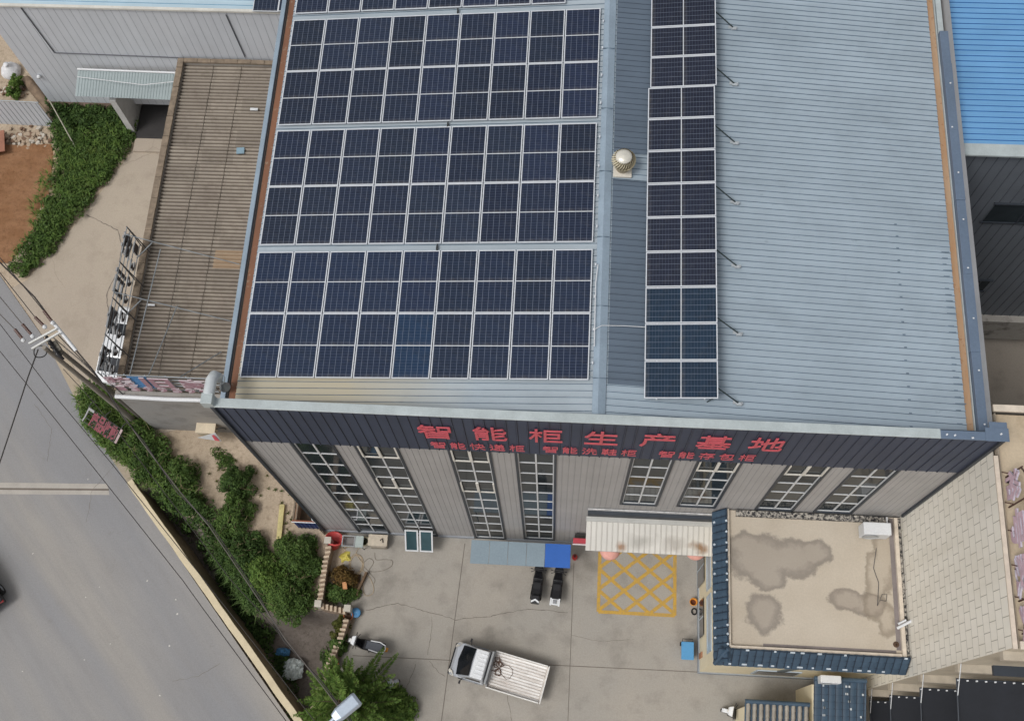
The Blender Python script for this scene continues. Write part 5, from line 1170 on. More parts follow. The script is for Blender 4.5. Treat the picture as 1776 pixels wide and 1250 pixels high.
# rope heap on the bed
b = MB()
for i in range(9):
    a = random.uniform(0, 6); cx, cy = random.uniform(-.05, .25), random.uniform(-.55, .1); r = random.uniform(.08, .2)
    b.tube([(cx + r * math.cos(t) * random.uniform(.7, 1.2), cy + r * math.sin(t) * random.uniform(.7, 1.2), .86 + .03 * i / 3) for t in np.linspace(a, a + 5.5, 12)], .018, 5)
b.tube([(.1, -.1, .86), (-.2, .1, .85), (-.45, .25, .85), (-.6, .2, .85), (-.7, -.05, .85), (-.65, -.3, .85), (-.4, -.4, .85), (-.1, -.35, .86)], .012, 5)
rp = b.build('rope_heap', M('rope brown', srgb(92, 66, 52), .9)); rp.location = tk_.location; rp.rotation_euler = tk_.rotation_euler; rp.scale = tk_.scale; tag(rp, 'tangled brown rope lying on the bed of the white truck', 'rope')

def scooter(name, label, pos, ang, body, accent, box=None, plate=False, group='parked two wheelers', L=1.0):
    t = T(name, label, 'motorcycle' if name == 'motorcycle' else 'scooter', (pos.x, pos.y, .01), group, ang)
    for x in (.66, -.62): wheel(t, x, 0, .25, .12)
    b = MB(); b.profile([(.62, .50), (.50, .92), (.40, .98), (.30, .60), (.12, .34), (-.30, .32), (-.42, .62), (-.98, .74), (-.95, .58), (-.60, .42), (-.45, .22), (.30, .20), (.52, .36)], lambda x, z: .20 if x > .25 else .24 + .03 * (x < -.3)); part(b, 'body', body, t, .04)
    b = MB(); b.profile([(.74, .50), (.88, .40), (.80, .55), (.60, .60), (.48, .52)], lambda x, z: .09); part(b, 'front_mudguard', accent, t, .02)
    b = MB(); b.profile([(-.05, .72), (-.12, .79), (-.45, .80), (-.86, .86), (-.92, .80), (-.42, .66), (-.10, .66)], lambda x, z: .20 - .05 * max(0, (x + .3))); part(b, 'seat', m_seat if name == 'scooter' else m_black, t, .04)
    b = MB(); b.tube([(.44, 0, .92), (.38, 0, 1.02)], .03, 8); b.tube([(.28, -.36, 1.02), (.38, -.14, 1.05), (.38, .14, 1.05), (.28, .36, 1.02)], .017, 8); part(b, 'handlebar', m_black, t)
    for s in (-1, 1):
        b = MB(); b.tube([(.36, s * .2, 1.04), (.40, s * .30, 1.2)], .008, 6); b.obox((.40, s * .33, 1.22), (.03, .12, .08), 0); part(b, 'mirror', m_black, t)
    b = MB(); b.profile([(.60, .78), (.66, .9), (.60, 1.02), (.44, 1.06), (.40, .9)], lambda x, z: .24 - .08 * max(0, (x - .45) / .2)); part(b, 'front_cowl', accent, t, .03)
    b = MB(); b.lathe([(0, .03), (.06, .025), (.075, 0)], M=Matrix.Translation((.645, 0, .9)) @ Matrix.Rotation(R_(75), 4, 'Y'), n=14); part(b, 'headlight', m_hl, t)
    for s in (-1, 1): b = MB(); b.tube([(-.25, s * .21, .76), (-.7, s * .24, .84), (-.98, s * .16, .86), (-1.04, 0, .86)], .028, 6); part(b, 'tail_rail', accent, t)
    b = MB(); b.tube([(-.3, -.2, .3), (-.85, -.22, .36)], [.04, .06], 8); part(b, 'exhaust', m_chrome, t)
    if plate: b = MB(); b.box((-1.14, -.1, .68), (-1.0, .1, .71)); part(b, 'tail_lamp', m_amber, t)
    if box == 'trunk':
        b = MB(); b.box((-1.2, -.21, .86), (-.78, .21, 1.12)); bx = part(b, 'top_box', m_black, t, .06)
        b = MB(); b.add([(-1.17, .19, 1.128), (-1.06, 0, 1.128), (-1.17, -.19, 1.128), (-1.08, -.19, 1.128), (-.97, 0, 1.128), (-1.08, .19, 1.128)], [(0, 5, 4, 1), (1, 4, 3, 2)]); q = part(b, 'chevron', m_pw, None); q.parent = bx
    if box == 'rack':
        b = MB(); b.box((-1.2, -.24, .9), (-.84, -.16, .96)); b.box((-1.2, .16, .9), (-.84, .24, .96)); b.box((-1.16, -.158, .9), (-.88, .158, .95), 0); part(b, 'carrier', m_pw, t, .01)
        b = MB(); b.box((-1.12, -.1, .955), (-.92, .1, 1.0)); part(b, 'carrier_lamp', m_chrome, t, .02)
    b = MB(); b.tube([(-.1, .14, .25), (-.18, .3, .02)], .014, 6); part(b, 'kickstand', m_black, t)
    return t
m_bk = M('black gloss paint', (.012, .012, .014), .25, var=.1)
def seg(p, q): a, b_ = Z(*p, .7), Z(*q, .7); return (a + b_) / 2, math.atan2(b_.y - a.y, b_.x - a.x)
pos, an = seg((929, 1036), (937, 974)); scooter('motorcycle', 'black motorcycle with chevron topped box, left one under the shelter edge', pos, an, m_bk, m_black, 'trunk', L=1)
pos, an = seg((963, 1040), (972, 976)); scooter('motorcycle', 'black motorcycle with white rear carrier, right one under the shelter edge', pos, an, m_bk, m_black, 'rack')
pos, an = seg((662, 1124), (604, 1108)); scooter('scooter', 'white and black scooter parked nose to the planted bed', pos, an, m_bk, m_pw, None, True)
pos, an = seg((638, 1204), (683, 1182)); scooter('scooter', 'black scooter half hidden by the feathery tree', pos, an, m_bk, m_silver)
pos, an = seg((1310, 1245), (1262, 1232)); scooter('scooter', 'black scooter with white trim beside the grey tiled gate roof', pos, an, m_bk, m_pw)

def car(name, label, pos, ang, paint, cat='car'):
    t = T(name, label, cat, (pos.x, pos.y, .02), None, ang)
    b = MB(); b.profile([(2.2, .35), (2.25, .6), (2.05, .8), (1.2, .95), (-1.7, .98), (-2.15, .9), (-2.2, .6), (-2.15, .32)], lambda x, z: .88 - .14 * max(0, (abs(x) - 1.7) / .5)); part(b, 'body', paint, t, .08)
    b = MB(); b.profile([(1.15, .93), (.35, 1.42), (-.9, 1.45), (-1.65, .96)], lambda x, z: .80 - .16 * max(0, (z - .95) / .5)); part(b, 'cabin_glass', m_carglass, t, .05)
    b = MB(); b.profile([(.32, 1.43), (-.05, 1.475), (-.85, 1.47), (-.95, 1.43)], lambda x, z: .62); part(b, 'roof', paint, t, .03)
    for s in (-1, 1):
        b = MB(); b.tube([(1.15, s * .8, .95), (.38, s * .645, 1.43), (-.9, s * .64, 1.46), (-1.65, s * .78, .98)], .035, 6); b.tube([(-.3, s * .65, 1.45), (-.32, s * .82, .97)], .03, 6); part(b, 'pillar', paint, t)
        b = MB(); b.obox((2.08, s * .6, .7), (.16, .34, .12), -.3 * s); part(b, 'headlight', m_hl, t, .03)
        b = MB(); b.obox((-2.12, s * .62, .78), (.12, .3, .12), .2 * s); part(b, 'tail_light', M('tail lens red', srgb(140, 20, 24), .3), t, .03)
        b = MB(); b.obox((.85, s * .95, 1.0), (.12, .18, .12), 0); part(b, 'mirror', paint, t, .03)
        for x in (1.35, -1.35): wheel(t, x, s * .78, .32, .2)
    return t
cpz = Z(-52, 1000, .6); car('parked_car', 'black car at the left edge of the road', cpz, math.atan2(9.0 + 1.8, .3 - 10.2), m_bk)
a, b_ = Z(214, 552, 1.0), Z(186, 640, 1.0); car('parked_car', 'white car parked beside the shed below the lettered sign frame', (a + b_) / 2 + Vector((.25, 0, 0)), math.atan2(a.y - b_.y, a.x - b_.x), m_pw)

# odds and ends
tb = Z(577, 938, .5); t = T('red_tub', 'red plastic tub tipped open at the factory corner', 'tub', (tb.x, tb.y, 0))
Mx = Matrix.Translation((tb.x + .05, tb.y - .02, .45)) @ Matrix.Rotation(R_(-32), 4, 'X') @ Matrix.Rotation(R_(14), 4, 'Y')
b = MB(); b.lathe([(0, -.28), (.30, -.28), (.40, .25), (.44, .27), (.43, .29), (.38, .26), (.28, -.22), (0, -.22)], M=Mx, n=24); b.build('shell', M('tub red', srgb(196, 72, 70), .5, var=.08), t)
b = MB(); b.lathe([(0, -.19), (.27, -.19)], M=Mx, n=20); b.build('contents', M('tub dirt', srgb(120, 60, 54), .9), t)
b = MB(); b.lathe([(.43, .2), (.455, .21), (.455, .25), (.43, .26)], M=Mx, n=24); b.build('rim', M('tub rim red', srgb(206, 84, 80), .5), t)
sk = Z(611, 938, .7); t = T('sink_stand', 'grey steel sink on a frame against the factory wall', 'sink', (sk.x, sk.y, 0)); x_, y_ = sk.x, sk.y
b = MB(); b.box((x_ - .5, y_ - .3, .72), (x_ + .15, y_ - .24, .8)); b.box((x_ - .5, y_ + .2, .72), (x_ + .15, y_ + .26, .8)); b.box((x_ - .5, y_ - .24, .72), (x_ - .44, y_ + .2, .8)); b.box((x_ + .1, y_ - .24, .72), (x_ + .15, y_ + .2, .8)); b.build('rim', m_chrome, t)
b = MB(); b.quad((x_ - .44, y_ - .24, .5), (x_ + .1, y_ - .24, .5), (x_ + .1, y_ + .2, .5), (x_ - .44, y_ + .2, .5)); b.build('basin', M('basin grey', srgb(120, 116, 114), .5), t)
b = MB(); b.box((x_ + .155, y_ - .3, .7), (x_ + .55, y_ + .26, .78)); b.build('drainboard', M('board green grey', srgb(166, 176, 172), .6), t)
for dx in (-.46, .5):
    for dy in (-.26, .22): b = MB(); b.tube([(x_ + dx, y_ + dy, 0), (x_ + dx, y_ + dy, .7)], .025, 6); b.build('leg', m_steel, t)
bk = Z(632, 938, .4); t = T('bucket', 'round cream bucket of dark water beside the pale slab', 'bucket', (bk.x, bk.y, 0)); b = MB(); b.lathe([(.17, 0), (.22, .42), (.25, .43), (.25, .46), (.2, .45), (.17, .2)], c=(bk.x, bk.y, 0), n=20); b.build('shell', M('bucket cream', srgb(196, 188, 160), .6), t); b = MB(); b.lathe([(0, .3), (.19, .3)], c=(bk.x, bk.y, 0), n=20); b.build('water', M('dark water', srgb(50, 50, 36), .1), t)
sl_ = Z(656, 937, .6); t = T('wash_trough', 'pale stone wash trough with a slab top beside the cream bucket', 'trough', (sl_.x, sl_.y, 0)); b = MB(); b.box((sl_.x - .42, sl_.y - .32, 0), (sl_.x + .42, sl_.y + .25, .52)); b.build('base', M('trough base', srgb(156, 146, 132), .8), t, .08); b = MB(); b.box((sl_.x - .5, sl_.y - .26, .522), (sl_.x + .45, sl_.y + .3, .62)); b.build('slab', M('slab pale', srgb(196, 184, 166), .8, var=.14, scale=6), t, .02)
b = MB(); b.tube([(sl_.x + .1, sl_.y, .64), (sl_.x + .2, sl_.y + .1, .66), (sl_.x + .25, sl_.y - .1, .65)], .03, 6); b.build('rag', M('rag dark', srgb(70, 60, 54), .9), t)
yb_ = Z(600, 966, 0); b = MB(); vs = []; n = 12
for i in range(n): a = 2 * math.pi * i / n; r = random.uniform(.16, .34); vs.append((yb_.x + r * math.cos(a) * 1.1, yb_.y + r * math.sin(a), .02))
vs2 = [(yb_.x + (v[0] - yb_.x) * .5, yb_.y + (v[1] - yb_.y) * .5, random.uniform(.08, .2)) for v in vs]; b.add(vs + vs2 + [(yb_.x, yb_.y, .12)], [(i, (i + 1) % n, n + (i + 1) % n, n + i) for i in range(n)] + [(n + i, n + (i + 1) % n, 2 * n) for i in range(n)]); tag(b.build('plastic_bag', M('yellow plastic', srgb(206, 192, 96), .5, var=.15, scale=8)), 'crumpled yellow plastic bag on the yard near the brown bush', 'bag')
def hose(name, label, pts, r, mat):
    P = [Z(*p, r + .012) for p in pts]; Q = []
    for i in range(len(P) - 1):          # Catmull-Rom
        p0, p1, p2, p3 = P[max(i - 1, 0)], P[i], P[i + 1], P[min(i + 2, len(P) - 1)]
        for k_ in range(6): t_ = k_ / 6; Q.append(.5 * ((2 * p1) + (p2 - p0) * t_ + (2 * p0 - 5 * p1 + 4 * p2 - p3) * t_ ** 2 + (3 * p1 - p0 - 3 * p2 + p3) * t_ ** 3) + Vector((0, 0, .01 * random.random())))
    Q.append(P[-1]); b = MB(); b.tube(Q, r, 6); return tag(b.build(name, mat), label, 'hose')
m_hose = M('hose beige', srgb(178, 160, 134), .6); m_hoseg = M('hose grey', srgb(126, 118, 106), .6)
pts = []
for i in range(40): a = i * .52; r = 1 + .12 * math.sin(i * .9); pts.append((618 + 11.5 * r * math.cos(a), 978 + 16 * r * math.sin(a) * (1 if i < 30 else 1.05)))
hose('garden_hose', 'beige hose coiled in loops on the yard beside the brown bush', [(624, 948), (618, 960)] + pts + [(628, 1000), (632, 1030), (645, 1030), (648, 1018), (640, 1000), (625, 985)], .016, m_hose)
hose('garden_hose', 'thin grey hose in a wide open loop below the wash trough', [(650, 958), (652, 970), (668, 970), (680, 972), (678, 982), (660, 990), (640, 990), (630, 978), (640, 968), (648, 975), (640, 990), (650, 1004), (648, 1012)], .011, m_hoseg)
pl = Z(487, 905, .1); b = MB(); b.obox((pl.x, pl.y, .12), (.24, 1.75, .16), R_(2)); tag(b.build('plank', M('plank yellow', srgb(196, 184, 130), .8, var=.25, scale=3)), 'weathered yellow plank lying on the trodden earth', 'plank')
# pen with blue metal gate beside the building corner
pn = T('scrap_pen', 'small brick pen with a blue metal front at the factory corner', 'pen', (-1.2, .8, 0))
A = Z(508, 905, 1.3); B = Z(548, 908, 1.3)
b = MB(); b.sheet((A.x, A.y, 0), (0, 0, 1), (1, 0, 0), (0, -1, 0), 1.3, B.x - A.x, .2, .04, .03, .02); b.build('blue_front', [M('gate blue', srgb(30, 62, 124), .5), M('gate blue rib', srgb(22, 46, 96), .6)], pn)
b = MB(); b.box((A.x - .04, A.y + .01, 1.3), (B.x + .05, A.y + .09, 1.36)); b.build('top_rail', M('rail rust', srgb(140, 84, 60), .8), pn)
b = MB(); b.box((A.x - .05, A.y - .03, 1.362), (B.x + .05, A.y + .012, 1.39)); b.build('top_edge', m_white, pn)
b = MB(); b.box((A.x - .06, A.y + .1, 0), (A.x + .1, A.y + 1.9, 1.1)); b.build('brick_wall', M('pen brick', srgb(150, 122, 100), .9, var=.3, scale=4), pn)
b = MB(); b.box((A.x - .1, A.y + .1, 1.102), (A.x - .02, A.y + 1.9, 1.16)); b.box((A.x + .06, A.y + .1, 1.102), (A.x + .12, A.y + 1.85, 1.15)); b.build('rail', m_coping, pn)
b = MB(); b.quad((A.x + .1, A.y + .1, .3), (-.05, A.y + .1, .3), (-.05, A.y + 1.9, .3), (A.x + .1, A.y + 1.9, .3)); b.build('floor', M('pen floor', srgb(96, 80, 64), .9, var=.3, scale=3), pn)
b = MB(); b.quad((B.x, A.y - .01, 0), (-.02, A.y - .3, 0), (-.02, A.y - .3, 1.2), (B.x, A.y - .01, 1.2)); b.build('side_sheet', m_clad, pn)
b = MB(); q = Z(545, 900, 1.4); b.lathe([(0, 0), (.12, .02), (.13, .15), (.06, .25), (0, .3)], c=(q.x, q.y, 1.36), n=10); tag(b.build('white_bag', m_white), 'small white knotted bag on the corner of the blue pen front', 'bag')
# blue bin, orange bucket, small dark ring, red extinguisher box
bn_ = Z(1192, 1128, .5); t = T('wheeled_bin', 'light blue wheeled bin beside the cream annex wall', 'bin', (bn_.x, bn_.y, 0)); b = MB(); b.hexa([(bn_.x - .24, bn_.y - .36, .08), (bn_.x + .2, bn_.y - .36, .08), (bn_.x + .2, bn_.y + .3, .08), (bn_.x - .24, bn_.y + .3, .08)], [(bn_.x - .29, bn_.y - .42, .8), (bn_.x + .25, bn_.y - .42, .8), (bn_.x + .25, bn_.y + .36, .8), (bn_.x - .29, bn_.y + .36, .8)]); b.build('body', M('bin blue', srgb(64, 132, 182), .5, var=.05), t, .03)
b = MB(); b.box((bn_.x - .31, bn_.y - .44, .802), (bn_.x + .27, bn_.y + .38, .86)); b.build('lid', M('bin lid blue', srgb(84, 150, 198), .5, var=.05), t, .03)
b = MB(); b.tube([(bn_.x - .26, bn_.y + .38, .8), (bn_.x - .26, bn_.y + .5, .84), (bn_.x + .22, bn_.y + .5, .84), (bn_.x + .22, bn_.y + .38, .8)], .02, 6); b.build('handle', m_black, t)
for s in (-.26, .2): b = MB(); b.lathe([(0, -.03), (.09, -.03), (.09, .03), (0, .03)], M=Matrix.Translation((bn_.x + s, bn_.y + .34, .09)) @ Matrix.Rotation(R_(90), 4, 'Y'), n=14); b.build('wheel', m_tyre, t)
ob = Z(1203, 1043, .4); t = T('bucket', 'orange bucket against the annex wall', 'bucket', (ob.x, ob.y, 0)); b = MB(); b.lathe([(.13, 0), (.17, .36), (.19, .37), (.19, .4), (.155, .39), (.13, .14), (0, .14)], c=(ob.x, ob.y, 0), n=20); b.build('shell', M('bucket orange', srgb(206, 136, 44), .5), t); b = MB(); b.lathe([(0, .2), (.14, .2)], c=(ob.x, ob.y, 0), n=16); b.build('contents', M('bucket inside', srgb(90, 48, 24), .8), t)
rg = Z(1204, 1060, .05); b = MB(); P = [(rg.x + .12 * math.cos(a), rg.y + .14 * math.sin(a), .07) for a in np.linspace(0, 2 * math.pi, 16)]; b.tube(P, .035, 8); tag(b.build('rubber_ring', m_tyre), 'small dark rubber ring on the ground beside the orange bucket', 'ring')
ex_ = Z(997, 965, .4); t = T('fire_extinguisher', 'small red extinguisher standing by the blue end of the shelter', 'extinguisher', (ex_.x, ex_.y, 0)); b = MB(); b.lathe([(.0, 0), (.12, 0), (.13, .05), (.13, .42), (.06, .52), (.03, .55)], c=(ex_.x, ex_.y, .01), n=14); b.build('cylinder', M('extinguisher red', srgb(176, 40, 40), .35), t); b = MB(); b.box((ex_.x - .03, ex_.y - .08, .56), (ex_.x + .03, ex_.y + .05, .62)); b.build('valve', m_black, t)
# terracotta pot, planter timbers
for (px, py, r, lab) in ((581, 1155, .22, 'terracotta pot half hidden by the feathery tree'), (605, 1068, .22, 'terracotta pot below the inner white post')):
    p = Z(px, py, .2); t = T('plant_pot', lab, 'pot', (p.x, p.y, 0), 'terracotta pots'); b = MB(); b.lathe([(r * .6, 0), (r * .95, .32), (r * 1.08, .33), (r * 1.08, .38), (r * .9, .38), (r * .85, .3)], c=(p.x, p.y, 0), n=18); b.build('shell', M('terracotta', srgb(166, 96, 62), .8), t); b = MB(); b.lathe([(0, .3), (r * .87, .3)], c=(p.x, p.y, 0), n=16); b.build('soil', M('pot soil', srgb(70, 52, 38), .95), t)
pc = Z(600, 1012, .2); t = T('planter', 'low timber edged planter around the brown withered bush', 'planter', (pc.x, pc.y, 0)); b = MB(); b.obox((pc.x + .75, pc.y + .05, .15), (.1, 1.2, .3), R_(-20)); b.obox((pc.x, pc.y - .5, .14), (1.3, .1, .28), 0); b.build('edging', M('planter timber', srgb(104, 84, 64), .9, var=.3, scale=4), t); b = MB(); b.obox((pc.x, pc.y, .05), (1.3, 1.0, .1), 0); b.build('soil', M('planter soil', srgb(84, 66, 50), .95), t)
br_ = Z(600, 1017, .3); b = MB(); b.obox((br_.x, br_.y, .6), (.2, .34, .14), .2); tag(b.build('loose_brick', M('brick orange', srgb(206, 150, 104), .9)), 'orange brick lying among the planter leaves', 'brick')
bb_ = Z(617, 1062, .3); b = MB(); b.lathe([(0, 0), (.2, 0), (.24, .3), (.22, .31), (0, .25)], c=(bb_.x, bb_.y, 0), n=14); tag(b.build('blue_basin', M('basin blue', srgb(70, 130, 176), .5)), 'small blue basin at the end of the green leafy bed', 'basin')
# litter in the ditch
def crumple(name, label, px, py, z, rx, ry, mat, cat):
    p = Z(px, py, z); b = MB(); n = 14; m = 10; vs = []
    for i in range(n + 1):
        for j in range(m + 1): u_, v_ = i / n * 2 - 1, j / m * 2 - 1; vs.append((p.x + u_ * rx + random.uniform(-.03, .03), p.y + v_ * ry * (1 - .3 * abs(u_)), z + .25 * (1 - u_ * u_) * (1 - v_ * v_) + random.uniform(-.05, .08)))
    b.add(vs, [(i * (m + 1) + j, (i + 1) * (m + 1) + j, (i + 1) * (m + 1) + j + 1, i * (m + 1) + j + 1) for i in range(n) for j in range(m)]); o = b.build(name, mat); sld = o.modifiers.new('thick', 'SOLIDIFY'); sld.thickness = .02; return tag(o, label, cat)
crumple('plastic_sheet', 'crumpled pale plastic sheet in the ditch left of the feathery tree', 508, 1160, -1.6, .5, .55, M('sheet pale', srgb(190, 198, 196), .5, var=.3, scale=5), 'sheet')
crumple('blue_rag', 'crumpled blue cloth lying on the ditch bank', 491, 1130, -1.7, .35, .22, M('rag blue', srgb(70, 120, 160), .7), 'cloth')

# red character sign lying tilted in the undergrowth
rsn = T('roadside_sign', 'tilted dark red character sign on a frame in the undergrowth by the road', 'sign', tuple(Z(178, 737, 1.2)))
C0 = Z(176, 736, 1.2); A0, A1 = Z(146, 716, 1.2), Z(206, 757, 1.2); dx_ = (A1 - A0).normalized(); up_ = Vector((-dx_.y, dx_.x, 0)); tl_ = up_ * .90 + Vector((0, 0, .44)); tl_.normalize(); nz = dx_.cross(tl_)
BM = lambda c: Matrix.Translation(c) @ Matrix((dx_, tl_, nz)).transposed().to_4x4()
for i, ch in enumerate('厂废品收购'):
    c = C0 + dx_ * (i - 2) * .42 + nz * .06; m_f = m_ledged if i == 0 else M('sign dark red', srgb(122, 52, 62), .6)
    two_tone('character', ch, BM(c), .42, .85, .06, m_f, m_ledge, rsn, .03)
b = MB()
for v in (-.4, -.15, .15, .4): b.tube([C0 - dx_ * 1.1 + tl_ * v, C0 + dx_ * 1.15 + tl_ * v], .018, 5)
for u_ in (-1.05, 0, 1.1): b.tube([C0 + dx_ * u_ - tl_ * .45, C0 + dx_ * u_ + tl_ * .6, C0 + dx_ * u_ + tl_ * .9 - Vector((0, 0, .3))], .02, 5); b.tube([C0 + dx_ * u_, C0 + dx_ * u_ + up_ * .4 - Vector((0, 0, 1.2))], .025, 5)
b.build('frame', m_steeld, rsn)
b = MB(); b.obox((0, 0, 0), (.12, .8, .05), M=BM(C0 + dx_ * 1.15)); b.build('end_bar', M('end bar mauve', srgb(170, 150, 150), .7), rsn)

# ------------------------------------------------------------------ utility pole, wires, lamp
po = T('utility_pole', 'concrete utility pole with leaning twin shaft, crossarms and insulators by the shed', 'utility pole', tuple(Z(236, 732, 0)))
m_pole = M('pole concrete', srgb(146, 139, 129), .85, var=.12, scale=1.5); m_pole2 = M('pole concrete grey', srgb(112, 106, 98), .85, var=.12, scale=1.5)
bs = Z(236, 732, 0); tA = Z(76, 602, 11.2); tB = Z(108, 611, 10.3)
b = MB(); b.tube([bs + Vector((0, 0, -.2)), tA], [.14, .095], 12); b.build('shaft', m_pole, po)
b = MB(); b.tube([bs + Vector((.35, .2, -.2)), tB], [.14, .095], 12); b.build('brace_shaft', m_pole2, po)
m_ins = M('insulator brown', srgb(92, 66, 58), .35); m_arm = M('crossarm galvanised', srgb(214, 214, 210), .5, .2)
arms = [((50, 596), (98, 570)), ((55, 605), (103, 577))]
for (p, q) in arms:
    b = MB(); a, e = Z(*p, 11.35), Z(*q, 11.35); d_ = (e - a); b.obox((a + e) / 2, (d_.length, .08, .08), math.atan2(d_.y, d_.x)); b.build('crossarm', m_arm, po)
INS = [((25, 570), (41, 590)), ((38, 561), (57, 583)), ((60, 549), (78, 567)), ((75, 538), (92, 560))]
for (p, q) in INS:
    a, e = Z(*p, 11.3), Z(*q, 11.4); b = MB()
    for k_ in range(7): c = a.lerp(e, .12 + .7 * k_ / 6); d_ = (e - a).normalized(); b.tube([c - d_ * .03, c + d_ * .03], [.075, .05], 8)
    b.build('insulator', m_ins, po)
    b = MB(); b.lathe([(0, -.08), (.08, -.05), (.1, .05), (0, .1)], c=e, n=10); b.build('clamp', m_white, po)
b = MB(); c = Z(72, 600, 10.9); b.tube([(c.x + .28 * math.cos(a), c.y - .25 + .28 * math.sin(a), 10.9 + .03 * math.sin(3 * a)) for a in np.linspace(0, 12.5, 40)], .025, 5); b.build('cable_coil', m_black, po)
b = MB(); c = Z(93, 598, 10.6)
for i in range(5): b.tube([(c.x - .3 + .14 * i, c.y + .3 - .16 * i, 10.75), (c.x - .2 + .14 * i, c.y + .15 - .16 * i, 10.85), (c.x - .05 + .14 * i, c.y + .05 - .16 * i, 10.5)], [.07, .1, .06], 7)
b.build('splice_case', m_black, po)
b = MB(); c = Z(100, 604, 10.5); b.obox((c.x, c.y, 10.6), (.28, .55, .3), R_(40)); b.build('junction_box', M('junction grey', srgb(120, 116, 106), .6), po, .03)
b = MB(); p = Z(92, 559, 11.3); e = Z(132, 608, 10.9); b.tube([p, e], .08, 8); b.build('conduit', m_white, po)
def cable(label, pts, r, mat=None, name='overhead_cable'):
    P = [Z(*p) for p in pts]; Q = []
    for i in range(len(P) - 1):
        for k_ in range(5): Q.append(P[i].lerp(P[i + 1], k_ / 5))
    Q.append(P[-1]); b = MB(); b.tube(Q, r, 5); return tag(b.build(name, mat or m_wire), label, 'cable', 'overhead cables')
m_wire = M('wire dark', srgb(46, 42, 40), .6); m_wireg = M('wire weathered', srgb(88, 83, 78), .6)
cable('thin black wire over the road, ending along the retaining wall top', [(-60, 482, 8.6), (0, 562, 8.5), (100, 692, 8.3), (194, 804, 8.2), (350, 1000, 8.2), (480, 1165, 8.3), (560, 1268, 8.4)], .018)
cable('thin black wire over the road, nearest the bottom left corner', [(-60, 532, 8.6), (0, 609, 8.5), (100, 732, 8.3), (317, 1006, 8.2), (350, 1052, 8.2), (515, 1275, 8.3)], .018)
cable('thick twisted cable bundle from the pole towards the street lamp', [(92, 585, 10.9), (140, 625, 10.6), (173, 657, 10.4), (211, 716, 10.2), (246, 766, 10.0), (311, 851, 9.8), (363, 912, 9.7), (447, 1036, 9.6), (496, 1109, 9.6), (555, 1183, 9.7), (615, 1262, 9.8)], .026, m_wireg)
cable('second grey cable twisted close to the thick bundle', [(100, 580, 10.9), (150, 632, 10.6), (180, 668, 10.4), (212, 722, 10.2), (250, 766, 10.0), (308, 854, 9.8), (366, 910, 9.7), (450, 1034, 9.6), (493, 1112, 9.6), (558, 1181, 9.7), (618, 1260, 9.8)], .024, m_wire)
cable('thin cable left of the thick bundle above the ditch', [(110, 640, 10), (160, 694, 9.6), (211, 757, 9.4), (305, 880, 9.2), (401, 1006, 9.2), (461, 1071, 9.2), (540, 1165, 9.3), (620, 1262, 9.4)], .016)
cable('black service wire from the pole down across the road', [(66, 606, 11.2), (48, 655, 10.2), (20, 740, 8.8), (-20, 860, 7.5)], .03)
cable('wire to the leftmost insulator from the upper left', [(-60, 475, 11.2), (0, 545, 11.2), (25, 570, 11.3)], .02, m_wireg)
cable('wire to the second insulator from the upper left', [(-60, 440, 11.2), (0, 515, 11.2), (38, 561, 11.3)], .02, m_wireg)
cable('wire to the third insulator from the upper left', [(-60, 405, 11.2), (0, 473, 11.2), (60, 549, 11.3)], .02)
cable('wire to the rightmost insulator from the upper left', [(-60, 378, 11.2), (0, 447, 11.2), (75, 538, 11.3)], .02)
cable('cable bundle entering the pole top from the field side', [(-60, 385, 10.8), (0, 455, 10.8), (60, 515, 10.9), (105, 575, 10.9), (160, 640, 10.5), (195, 690, 10.3)], .035)
# street lamp close to the camera
la = Z(605, 1225, 10.2); dirl = Z(628, 1208, 10.2) - Z(575, 1255, 10.0); dirl.z = 0; dirl.normalize(); sdv = Vector((-dirl.y, dirl.x, 0))
lm = T('street_lamp', 'grey street lamp head on an arm above the feathery tree', 'street lamp', (la.x, la.y, 0))
k = M('lamp aluminium', srgb(176, 188, 202), .4, .3, var=.04)
b = MB(); e = Z(621, 1210, 10.25); s0 = e - dirl * 1.15
def sec(p, w_, h_, dz): return [p - sdv * w_ + Vector((0, 0, dz)), p + sdv * w_ + Vector((0, 0, dz)), p + sdv * w_ * .7 + Vector((0, 0, dz + h_)), p - sdv * w_ * .7 + Vector((0, 0, dz + h_))]
S_ = [sec(s0, .2, .14, 0), sec(s0 + dirl * .25, .29, .2, 0), sec(e - dirl * .1, .31, .18, 0), sec(e, .27, .1, .01)]
for i in range(3): b.add(S_[i] + S_[i + 1], [(0, 1, 5, 4), (1, 2, 6, 5), (2, 3, 7, 6), (3, 0, 4, 7)])
b.add(S_[0], [(0, 1, 2, 3)]); b.add(S_[3], [(3, 2, 1, 0)]); b.build('lamp_head', k, lm, .03)
b = MB(); q = s0 + dirl * .2; b.quad(*[e - dirl * .2 - sdv * .15 + Vector((0, 0, -.012)), e - dirl * .2 + sdv * .15 + Vector((0, 0, -.012)), q + sdv * .14 + Vector((0, 0, -.012)), q - sdv * .14 + Vector((0, 0, -.012))]); b.build('lens', m_hl, lm)
base = s0 - dirl * 1.7; b = MB(); b.tube([s0 + dirl * .1 + Vector((0, 0, .06)), s0 - dirl * .6 + Vector((0, 0, .0)), base + Vector((0, 0, -.35))], .065, 10); b.build('arm', k, lm)
b = MB(); b.tube([(base.x, base.y, 0), (base.x, base.y, base.z - .3)], [.12, .08], 12); b.build('post', k, lm)

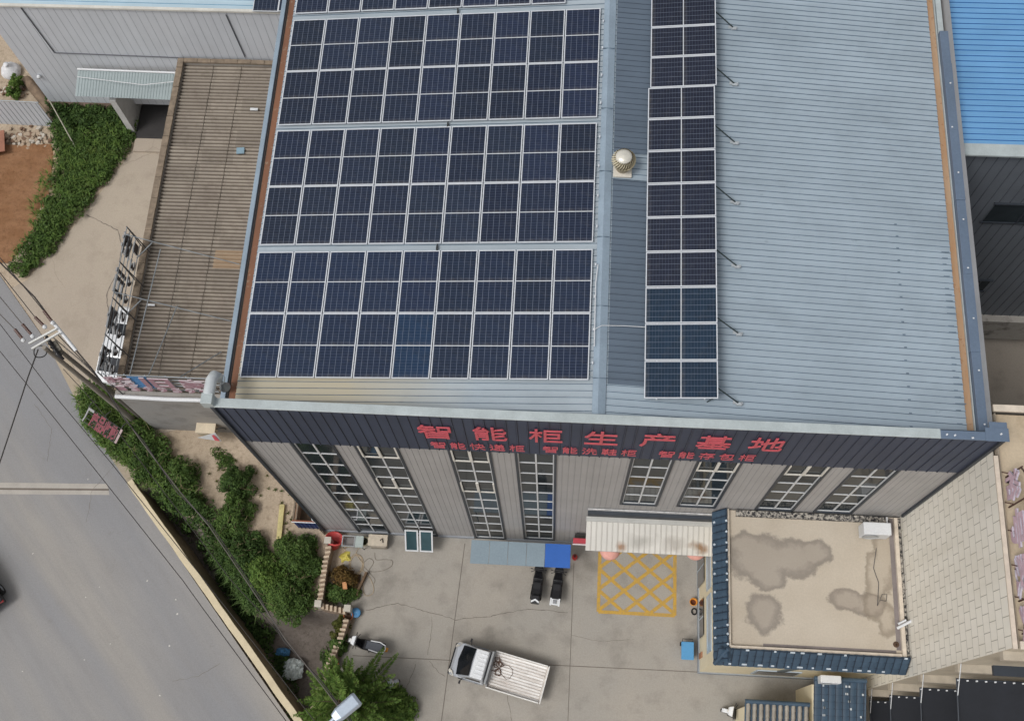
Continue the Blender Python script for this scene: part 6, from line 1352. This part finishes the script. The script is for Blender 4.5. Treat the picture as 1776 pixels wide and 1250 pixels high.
# ------------------------------------------------------------------ tiled gate roofs bottom right
def gateroof(label, x0_, x1_, ytop, z, drop, yl, beige):
    t = T('gate_roof', label, 'gate roof', ((x0_ + x1_) / 2, ytop, z), 'tiled gate roofs'); b = MB()
    mt = [m_btile, m_btd] if not beige else [M('grey barrel tile', srgb(150, 144, 134), .7, var=.2, scale=4), m_btile]
    if beige:
        n = int((x1_ - x0_) / .27)
        for i in range(n):
            x = x0_ + (i + .5) * (x1_ - x0_) / n; y = ytop
            while y > ytop - yl:
                zz_ = z - drop * (ytop - y) / yl; b.tube([(x, y, zz_ + .06), (x, y - .3, zz_ + .02)], [.085, .1], 8, 0); y -= .3
        b.quad((x0_, ytop, z - .02), (x0_, ytop - yl, z - drop - .02), (x1_, ytop - yl, z - drop - .02), (x1_, ytop, z - .02), 1)
    else:
        tiles(b, Vector((x0_, ytop - yl, z - drop)), Vector((1, 0, 0)), Vector((0, yl, drop)), Vector((0, -drop, yl)), x1_ - x0_, math.hypot(yl, drop), .3, .3)
    b.build('tiles', mt, t)
    b = MB(); b.tube([(x0_, ytop + .02, z + .08), (x1_, ytop + .02, z + .08)], .1, 10); b.build('ridge_tile', m_btile, t)
    b = MB(); b.box((x0_ + .1, ytop - yl * .8, 0), (x1_ - .1, ytop - .15, z - drop - .05)); b.build('wall', m_cream, t)
    return t
gateroof('grey barrel tiled gate roof with blue edging at the bottom right', 19.95, 22.72, -7.3, 3.5, .7, 2.6, True)
gateroof('dark blue tiled gate roof butting against the cream annex', 22.78, 25.0, -6.25, 4.3, .9, 3.4, False)
b = MB()
for i in range(26): b.obox((random.uniform(23, 24.9), 0, 0), (.07, .09, .04), M=Matrix.Translation((random.choice((23.2, 24.15, 24.3, 24.8)) + random.uniform(-.05, .05), -6.4 - .3 * (i % 9) - .1, 4.3 - .9 * (.3 * (i % 9) + .25) / 3.4 + .09)))
tag(b.build('mortar_dab', M('dab white', srgb(190, 196, 200), .8)), 'pale mortar dabs on the dark blue gate roof', 'mortar')
ap = Z(1440, 1176, 4.9); ac2 = T('air_conditioner', 'small white air conditioner unit above the dark blue gate roof', 'air conditioner', (ap.x, ap.y, 4.4))
b = MB(); b.box((ap.x - .43, ap.y - .2, 4.45), (ap.x + .43, ap.y + .12, 5.05)); b.build('casing', m_white, ac2, .03)
b = MB(); b.lathe([(0, 0), (.2, 0), (.22, .02)], M=Matrix.Translation((ap.x - .12, ap.y - .205, 4.75)) @ Matrix.Rotation(R_(90), 4, 'X'), n=18); b.build('fan_grille', M('grille pale', srgb(160, 164, 164), .5), ac2)
b = MB(); b.box((ap.x - .36, ap.y - .16, 4.3), (ap.x - .3, ap.y + .1, 4.449)); b.box((ap.x + .3, ap.y - .16, 4.3), (ap.x + .36, ap.y + .1, 4.449)); b.build('foot', m_steel, ac2)
